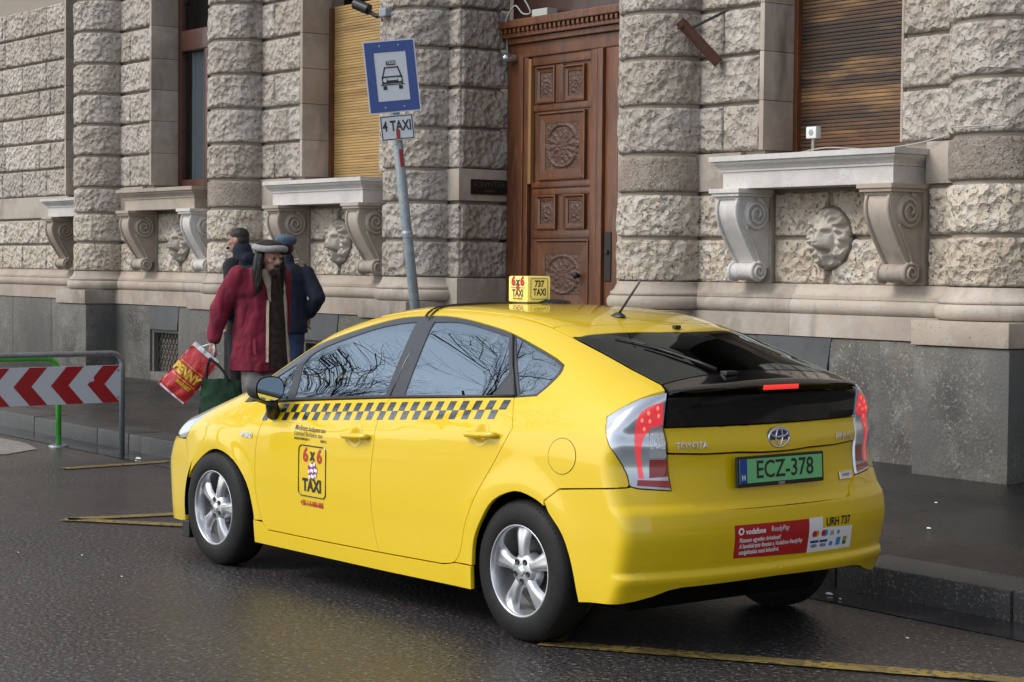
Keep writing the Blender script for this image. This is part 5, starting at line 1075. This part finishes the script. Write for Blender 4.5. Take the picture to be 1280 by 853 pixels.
for k in range(120):
    a = R(rh.uniform(200,340)); x = .060*math.cos(a)*rh.uniform(.7,1); y = -.030+.062*math.sin(a); z = -.070-.03*rh.random(); p = HP(x, y*1.02, z); q = HP(x*.8, y*1.12, z-rh.uniform(.015,.04)); bd2.tube([p, p.lerp(q,.5), q], [.0035,.003,.001], 3)
for k in range(46):
    x = rh.uniform(-.034,.034); p = HP(x, -.104+abs(x)*.35, -.038); q = HP(x*1.25, -.104+abs(x)*.4, -.060-abs(x)*.3); bd2.tube([p, p.lerp(q,.5), q], [.003,.0028,.001], 3)
bd2.build('beard', M_beard, man)
hat = blobs('hat', [('ell',HP(0,.02,.105),(.112,.120,.042),hq)], .010, M_vest, man, 3)
v = MB(); v.tube([HP(.112*math.cos(a), .012+.120*math.sin(a), .082+.004*math.sin(3*a)) for a in np.linspace(0,2*math.pi,37)], .026, 10, cap=False); v.build('hat_rim', M_fleece, hat, True)
# ---- bags in his hand
handw = man.matrix_world
bpy.context.view_layer.update(); HW = man.matrix_world @ (WR+Vector((-.01,-.02,-.12)))
rX, dX = Vector((.612,.791,0)), Vector((-.791,.612,0))
M_bagr = mk('bag_red', (.52,.018,.022), rough=.32, coat=.3, bump=[(9,.020,4,'n'),(40,.004,3,'n')]); M_bagy = mk('bag_yellow', (.72,.47,.03), rough=.35, bump=[(9,.018,4,'n')]); M_bagw = mk('bag_white', (.66,.66,.68), rough=.4, bump=[(9,.02,4,'n')]); M_bagg = cloth('bag_green', (.014,.050,.022), (.009,.032,.014), 12, bump=.004)
def bag(name, loc, rot, W_, H_, T_, mat, parent=None, label=None, cat=None):
    o = empty(name, loc, 0, label, cat); o.rotation_euler = rot
    nx, nz_ = 16, 20; v = []; f = []
    for s_ in (-1, 1):
        for j in range(nz_+1):
            for i in range(nx+1):
                u, t = i/nx, j/nz_; x = (u-.5)*W_*(.96+.06*t); z = -H_*t; th = T_*math.sin(math.pi*u)**.6*min(1,.25+1.3*t)*(1-max(0,t-.9)*6); y = s_*th*.5+.010*nz(u*4,t*5,s_*3+W_*9)+.006*nz(u*9,t*11,s_)
                v.append((x+.012*nz(t*4,s_*1.,5),y,z+.010*nz(u*5,.3,8)))
    m_ = (nx+1)*(nz_+1)
    for s_ in (0, 1):
        for j in range(nz_):
            for i in range(nx):
                q = s_*m_+j*(nx+1)+i; k = (q,q+1,q+nx+2,q+nx+1); f.append(k if s_ == 0 else k[::-1])
    for j in range(nz_):
        for i in (0, nx): q = j*(nx+1)+i; f.append((q,q+nx+1,q+nx+1+m_,q+m_))
    for i in range(nx): q = nz_*(nx+1)+i; f.append((q,q+1,q+1+m_,q+m_))
    MB().put(v, f).build('sack', mat, o, True)
    def surf(x, z):
        u = x/W_+.5; t = -z/H_; th = T_*math.sin(math.pi*min(max(u,0),1))**.6*min(1,.25+1.3*t)*(1-max(0,t-.9)*6); return -th*.5+.010*nz(u*4,t*5,-3+W_*9)+.006*nz(u*9,t*11,-1)-.004
    return o, surf
cam_rz = R(52)
rb, surf = bag('shopping_bag', HW+rX*-.03+dX*-.06+Vector((0,0,.06)), (0, R(40), cam_rz), .275, .46, .06, M_bagr, None, 'red and yellow plastic carrier bag with a white edge in the man\'s hand', 'bag')
def onbag(name, pts2, faces, mat, parent, lift=0): return add(name, [(a, surf(a,b_)-lift, b_) for a, b_ in pts2], faces, mat, parent)
def bagstrip(name, a0, a1, z0, z1, mat, lift=.0, n=10):
    pts = []; f = []
    for i in range(n+1):
        for j in range(3): pts.append((a0+(a1-a0)*i/n, z0+(z1-z0)*j/2))
    for i in range(n):
        for j in range(2): f.append((i*3+j,(i+1)*3+j,(i+1)*3+j+1,i*3+j+1))
    onbag(name, pts, f, mat, rb, lift)
bagstrip('white_top', -.128,.128,.002,-.035,M_bagw,.003); bagstrip('white_seam', -.128,.128,-.440,-.456,M_bagw,.003)
v, f = text_mesh('PENNY', .098, .0055, sx=.80); onbag('lettering', [(p[0]-.012, -.245+p[1]) for p in v], f, M_bagy, rb, .004)
v, f = text_mesh('MARKET', .040, .002, sx=.9); onbag('lettering', [(p[0]+.03, -.335+p[1]) for p in v], f, M_bagy, rb, .004)
bagstrip('yellow_rule', -.12,.12,-.300,-.306,M_bagy,.003); bagstrip('yellow_rule', -.12,.10,-.178,-.183,M_bagy,.003)
bagstrip('yellow_panel', -.118,.118,-.197,-.290,mk('bag_amber', (.60,.36,.02), rough=.35, bump=[(9,.018,4,'n')]),.0025) if False else None
MB().tube([(-.06,0,0),(-.03,.0,.05),(.0,.01,.075)], .008, 6).build('handle', M_bagw, rb, True); MB().tube([(.06,0,0),(.035,.0,.05),(.0,.01,.075)], .008, 6).build('handle', M_bagw, rb, True)
gb, _ = bag('shopping_bag', HW+rX*.09+dX*-.10+Vector((0,0,-.16)), (0, R(3), cam_rz+R(8)), .33, .38, .10, M_bagg, None, 'dark green shopping bag with black handles beside the man\'s leg', 'bag')
for s_ in (-1, 1): MB().tube(crv([(s_*.09-.03,-.03*s_,-.01),(s_*.06-.06,-.02*s_,.08),(-.10,0,.165)],5), .011, 6).build('handle', M_black, gb, True)
# ---- person in navy coat and cap, seen from behind
P2 = empty('person', (-16.45,9.90,pv(-16.45,9.90)), R(52+184), 'person in a navy coat and blue grey cap, seen from behind', 'person')
hp, HP, hq = head_parts((0,-.03,1.635), R(-14), 0)
def standing(h_parts, arms):
    return h_parts+[('cap',(0,.0,1.44),(0,-.02,1.57),.058,.055), ('ell',(0,0,1.33),(.185,.11,.16)), ('ell',(0,0,1.10),(.155,.105,.18)), ('ell',(0,.01,.93),(.17,.12,.12)), ('cap',(-.09,0,.90),(-.10,-.01,.48),.085,.055), ('cap',(-.10,-.01,.48),(-.10,.02,.08),.052,.038), ('cap',(.09,0,.90),(.10,-.01,.48),.085,.055), ('cap',(.10,-.01,.48),(.10,.02,.08),.052,.038), ('cap',(-.10,.03,.045),(-.12,-.13,.035),.042,.034), ('cap',(.10,.03,.045),(.12,-.13,.035),.042,.034)]+arms
A = [('cap',(-.20,0,1.40),(-.315,.08,1.15),.048,.042), ('cap',(-.315,.08,1.15),(-.225,-.06,.97),.040,.028), ('cap',(.20,0,1.40),(.30,.06,1.14),.048,.042), ('cap',(.30,.06,1.14),(.21,-.07,.97),.040,.028)]
bp = standing(hp, list(A)); hand(-1, (-.225,-.06,.97), bp, (.2,-.4,-1), .5); hand(1, (.21,-.07,.97), bp, (-.2,-.4,-1), .5)
blobs('body', bp, .0095, M_skin, P2, 3)
blobs('coat', [('ell',(0,.01,1.33),(.225,.145,.17)), ('ell',(-.17,.0,1.385),(.085,.085,.070)), ('ell',(.17,.0,1.385),(.085,.085,.070)), ('cap',(0,.01,1.28),(0,.01,1.05),.205,.212,.72), ('con',(0,.01,1.08),(0,.01,.80),.212,.226,.74), ('cap',(-.20,0,1.38),(-.32,.085,1.15),.088,.080), ('cap',(-.32,.085,1.15),(-.24,-.05,1.00),.078,.062), ('cap',(.20,0,1.38),(.31,.065,1.14),.088,.080), ('cap',(.31,.065,1.14),(.22,-.06,1.00),.078,.062), ('cap',(0,.005,1.45),(0,-.005,1.525),.085,.080)], .013, M_navy2, P2, 3, fold=.010, fscale=9)
blobs('jeans', [('cap',(-.09,0,.92),(-.10,-.01,.48),.108,.078), ('cap',(-.10,-.01,.48),(-.10,.02,.09),.076,.070), ('cap',(.09,0,.92),(.10,-.01,.48),.108,.078), ('cap',(.10,-.01,.48),(.10,.02,.09),.076,.070)], .014, M_jean, P2, 3, fold=.006, fscale=14)
blobs('shoes', [('cap',(-.10,.03,.05),(-.12,-.14,.042),.052,.044), ('cap',(.10,.03,.05),(.12,-.14,.042),.052,.044)], .014, M_shoe, P2, 3)
blobs('hair', [('ell',HP(0,.035,.0),(.084,.078,.080),hq)], .011, M_hair, P2, 2, fold=.004, fscale=40)
cap_ = blobs('cap', [('ell',HP(0,.005,.078),(.112,.128,.060),hq), ('cap',HP(-.06,-.11,.055),HP(.06,-.11,.055),.016,.016,.8), ('ell',HP(0,.03,.05),(.092,.100,.042),hq)], .010, M_capb, P2, 3, fold=.006, fscale=22)
# ---- person in black jacket, facing left
P3 = empty('person', (-17.45,9.98,pv(-17.45,9.98)), R(52-112), 'person in a dark padded jacket with grey shoulders, turned to the left', 'person')
P3.scale = (1.05,1.05,1.05)
hp, HP, hq = head_parts((0,-.045,1.625), R(8), R(4))
A = [('cap',(-.20,0,1.40),(-.27,.04,1.12),.048,.042), ('cap',(-.27,.04,1.12),(-.25,-.04,.88),.040,.028), ('cap',(.20,0,1.40),(.27,.05,1.12),.048,.042), ('cap',(.27,.05,1.12),(.25,-.03,.88),.040,.028)]
bp = standing(hp, list(A)); hand(-1, (-.25,-.04,.88), bp, (0,-.1,-1), .4); hand(1, (.25,-.03,.88), bp, (0,-.1,-1), .4)
blobs('body', bp, .0095, M_skin, P3, 3)
blobs('jacket', [('ell',(0,.01,1.33),(.225,.150,.17)), ('ell',(-.17,.0,1.385),(.085,.085,.070)), ('ell',(.17,.0,1.385),(.085,.085,.070)), ('cap',(0,.01,1.28),(0,.01,.92),.205,.220,.75), ('cap',(-.20,0,1.38),(-.275,.035,1.12),.090,.082), ('cap',(-.275,.045,1.12),(-.25,-.03,.92),.080,.062), ('cap',(.20,0,1.38),(.275,.055,1.12),.090,.082), ('cap',(.275,.055,1.12),(.25,-.02,.92),.080,.062)], .013, M_black, P3, 3, fold=.010, fscale=9)
blobs('collar', [('cap',(0,.03,1.43),(0,.005,1.535),.115,.098), ('ell',(0,.09,1.44),(.13,.075,.085))], .012, M_navy2, P3, 3, fold=.006, fscale=16)
blobs('shoulder_yoke', [('ell',(-.165,.005,1.37),(.100,.105,.085)), ('ell',(.165,.005,1.37),(.100,.105,.085)), ('ell',(0,.075,1.32),(.185,.100,.115))], .012, M_slate, P3, 3, fold=.004, fscale=12)
blobs('trousers', [('cap',(-.09,0,.92),(-.10,-.01,.48),.108,.078), ('cap',(-.10,-.01,.48),(-.10,.02,.09),.076,.070), ('cap',(.09,0,.92),(.10,-.01,.48),.108,.078), ('cap',(.10,-.01,.48),(.10,.02,.09),.076,.070)], .014, M_black, P3, 3, fold=.006, fscale=14)
blobs('shoes', [('cap',(-.10,.03,.05),(-.12,-.14,.042),.052,.044), ('cap',(.10,.03,.05),(.12,-.14,.042),.052,.044)], .014, M_shoe, P3, 3)
blobs('hair', [('ell',HP(0,.022,.062),(.083,.098,.075),hq), ('ell',HP(0,.045,.01),(.082,.072,.07),hq)], .010, M_hair, P3, 2, fold=.003, fscale=40)
MB().tube([HP(-.03,-.098,-.055),HP(0,-.118,-.060),HP(.03,-.098,-.055)], .012, 8).build('scarf_edge', M_black, P3, True)
# ================================================================ taxi rank sign
M_steel = mk('galvanised_steel', (.36,.39,.42), rough=.45, metal=.7, var=[(9,(.26,.28,.30),.45,.7)], bump=[(60,.001,3,'n')])
M_sblue = mk('sign_blue', (.004,.040,.235), rough=.35, coat=.3); M_swht = mk('sign_white', (.60,.63,.68), rough=.4); M_sblk = mk('sign_black', (.010,.010,.012), rough=.4)
sg = empty('taxi_rank_sign', (-11.735,8.335,pv(-11.735,8.335)), R(52+10), 'blue and white taxi rank sign on a leaning grey pole', 'sign')
sg.rotation_euler = (0, R(-6.5), R(52+12))
MB().tube([(0,0,0),(0,0,3.14)], .038, 16).build('pole', mk('pole_paint', (.20,.235,.26), rough=.55, var=[(8,(.30,.32,.33),.55,.7),(30,(.10,.11,.12),.55,.72)], bump=[(40,.002,4,'n')]), sg, True)
ZP = 2.905; m_ = MB().box(-.192,.192,-.060,-.055,ZP-.265,ZP+.265,.0); plate2 = m_.build('sign_plate', M_swht, sg)
def ringrect(w0, h0, w1, h1, y, mat, name, zc=ZP, par=None, rr=0):
    v = [(-w0,y,zc-h0),(w0,y,zc-h0),(w0,y,zc+h0),(-w0,y,zc+h0),(-w1,y,zc-h1),(w1,y,zc-h1),(w1,y,zc+h1),(-w1,y,zc+h1)]
    v += [(a,y+.0015,c) for a,b_,c in v[:4]]
    return add(name, v, [(k,(k+1)%4,(k+1)%4+4,k+4) for k in range(4)], mat, par or plate2)
ringrect(.183,.256,.118,.178,-.062,M_sblue,'blue_border')
for a, b_ in ((-.07,.225),(.07,.225),(-.07,-.225),(.07,-.225)): MB().lathe([(.0001,-.067),(.006,-.066),(.008,-.062)], 8, (a,0,ZP+b_), 'y').build('rivet', M_steel, plate2)
def bar2(pts, w_, name='pictogram', y=-.063):
    P = [Vector((a,0,b_)) for a, b_ in pts]; mb_ = MB()
    for p, q in zip(P[:-1], P[1:]):
        t = (q-p).normalized(); n_ = Vector((-t.z,0,t.x))*w_/2; p2, q2 = p-t*w_*.4, q+t*w_*.4
        mb_.put([(p2-n_)[:],(q2-n_)[:],(q2+n_)[:],(p2+n_)[:]], [(0,1,2,3)])
    o = add(name, [(a,y,ZP+b_) for a, c, b_ in mb_.v], mb_.f, M_sblk, plate2); return o
def poly2(pts, mat, y=-.063, name='pictogram'): return add(name, [(a,y,ZP+b_) for a, b_ in pts], [tuple(range(len(pts)))], mat, plate2)
poly2([(-.035,.082),(.035,.082),(.035,.115),(-.035,.115)], M_sblk); v, f = text_mesh('TAXI', .030, .001, sx=.9); add('lettering', [(p[0],-.0645,ZP+.099+p[1]) for p in v], f, M_swht, plate2)
bar2([(-.070,-.005),(-.048,.066),(.048,.066),(.070,-.005)], .010); bar2([(-.070,-.002),(.070,-.002)], .010); bar2([(-.072,-.002),(-.072,-.052)], .010); bar2([(.072,-.002),(.072,-.052)], .010); poly2([(-.072,-.028),(.072,-.028),(.072,-.052),(-.072,-.052)], M_sblk)
for s_ in (-1, 1):
    poly2([(s_*.055+.014*math.cos(a),-.025+.016*math.sin(a)) for a in np.linspace(0,2*math.pi,15)[:-1]], M_swht, -.0645); b = [(s_*.055+.017*math.cos(a),-.025+.019*math.sin(a)) for a in np.linspace(0,2*math.pi,15)[:-1]]; poly2(b, M_sblk, -.0638)
    poly2([(s_*.058-.014,-.095),(s_*.058+.014,-.095),(s_*.058+.014,-.068),(s_*.058-.014,-.068)], M_sblk)
bar2([(-.085,-.060),(.085,-.060)], .007)
ZP2 = 2.530; m_ = MB().box(-.124,.124,-.058,-.053,ZP2-.092,ZP2+.092); sub = m_.build('supplementary_plate', M_swht, sg)
ringrect(.119,.087,.112,.080,-.0595,M_sblk,'plate_border',ZP2,sub)
v, f = text_mesh('4 TAXI', .105, .0028, sx=.68); add('lettering', [(p[0],-.0605,ZP2+.01+p[1]) for p in v], f, M_sblk, sub)
M_stk = mk('sticker_red', (.33,.03,.025), rough=.5); add('sticker', [(-.012,-.0612,ZP2-.085),(.014,-.0612,ZP2-.085),(.018,-.0612,ZP2-.025),(.004,-.0612,ZP2-.005),(-.012,-.0612,ZP2-.03)], [(0,1,2,3,4)], M_stk, sub)
v = []; f = []
for k in range(7):
    a = R(-95+k*7); v += [(.0392*math.cos(a),.0392*math.sin(a),2.24),(.0392*math.cos(a),.0392*math.sin(a),2.37)]
    if k: f.append((2*k-2,2*k,2*k+1,2*k-1))
add('sticker', v, f, M_stk, sg)
for z in (ZP-.18,ZP+.18,ZP2): MB().lathe([(.040,-.015),(.044,-.015),(.044,.015),(.040,.015)], 16, (0,0,z), 'z').box(-.05,.05,-.055,-.036,z-.012,z+.012).build('clamp', M_steel, sg)
MB().lathe([(.042,0),(.044,.03),(.038,.05)], 16, (0,0,1.72)).build('collar', M_steel, sg)
MB().box(-.085,-.032,-.075,-.055,1.02,1.14).build('flyer', M_wht, sg)
# ================================================================ barriers by the kerb
M_gal = mk('barrier_steel', (.34,.37,.40), rough=.38, metal=.75, var=[(14,(.25,.27,.29),.45,.7)]); M_gren = mk('barrier_green', (.055,.42,.030), rough=.35, coat=.4); M_bred = mk('barrier_red', (.36,.012,.018), rough=.35, coat=.3); M_bwht = mk('barrier_white', (.56,.59,.64), rough=.38, coat=.2)
def hoop(o, L_, H_, r, mat, rad=.10):
    P = [(0,0,0),(0,0,H_-rad)]+[(0,-rad+rad*math.cos(a),H_-rad+rad*math.sin(a)) for a in np.linspace(R(15),R(90),6)]+[(0,-L_+rad-rad*math.sin(a),H_-rad+rad*math.cos(a)) for a in np.linspace(0,R(90),7)]+[(0,-L_,0)]
    return MB().tube(P, r, 12).build('tube_frame', mat, o, True)
br = empty('barrier', (-15.16,7.50,0), R(2), 'grey tubular barrier carrying a red and white chevron board', 'barrier')
hoop(br, 2.1, .885, .024, M_gal)
bd_ = MB().box(-.012,.004,-2.06,-.035,.465,.785,.002).build('chevron_board', M_bwht, br); bd_.location = (.035,0,0)
for k in range(6):
    yl = -.348-.335*k; h = .158; zc = .625
    pts = [(yl+.304,zc+h),(yl+.160,zc),(yl+.304,zc-h),(yl+.144,zc-h),(yl,zc),(yl+.144,zc+h)]
    add('chevron', [(.0055,y,z) for y,z in pts], [(0,1,4,5),(1,2,3,4)], M_bred, bd_)
for y in (-.06,): 
    for z in (.74,.51): MB().lathe([(.0001,.012),(.008,.011),(.011,.005)], 8, (.0,y,z), 'x').build('bolt', M_steel, bd_)
add('sticker', [(.0065,-.33,.665),(.0065,-.29,.685),(.0065,-.285,.655),(.0065,-.325,.645)], [(0,1,2,3)], M_bwht, bd_)
gr_ = empty('bike_stand', (-16.22,7.40,0), R(3), 'bright green tubular hoop standing behind the chevron board', 'bike stand')
hoop(gr_, 1.5, .80, .026, M_gren, .14)
for y in (0,-1.5): MB().lathe([(.0001,.014),(.085,.014),(.09,.0)], 18, (0,y,0)).build('foot_plate', M_gal, gr_)
# ================================================================ bare trees across the road (seen in the car windows)
M_bark = mk('bark', (.045,.038,.032), rough=.9, bump=[(20,.02,4,'n')])
def bare_tree(loc, H_, seed, label):
    rg = random.Random(seed); root = empty('bare_tree', loc, 0, label, 'tree', 'trees across the road'); tr_m, cr = MB(), MB()
    def grow(p, d, L_, r, lev):
        n = 4; P = [p.copy()]; rr = [r]; q = p.copy(); dd = d.copy()
        for k in range(n):
            dd = (dd+Vector((rg.uniform(-1,1),rg.uniform(-1,1),rg.uniform(-.4,.7)))*(.10+.045*lev)).normalized(); q = q+dd*L_/n; P.append(q.copy()); rr.append(r*(1-.45*(k+1)/n))
        (tr_m if lev == 0 else cr).tube(P, rr, (9,7,6,5,4,3,3)[lev], cap=False)
        if lev >= 6: return
        for k in range((4,5,4,3,3,3)[lev]):
            i = rg.choice((1,2,3,4)) if lev else rg.choice((3,4,4)); ax = dd.orthogonal().normalized(); ax.rotate(Matrix.Rotation(rg.uniform(0,2*math.pi),3,dd)); nd = (dd*rg.uniform(.55,.95)+ax*rg.uniform(.5,.95)+Vector((0,0,.12))).normalized()
            grow(P[i], nd, L_*rg.uniform(.58,.80), rr[i]*rg.uniform(.55,.75), lev+1)
    grow(Vector((0,0,0)), Vector((0,0,1)), H_*.33, H_*.014, 0)
    tr_m.build('trunk', M_bark, root, True); cr.build('crown', M_bark, root, False)
bare_tree((-27.5,-3.2,0), 17, 5, 'bare tree across the road nearest the taxi front'); bare_tree((-34,-2.5,0), 20, 8, 'tall bare tree across the road farther up the street'); bare_tree((-20.5,-2.4,0), 20, 21, 'bare tree across the road level with the taxi')
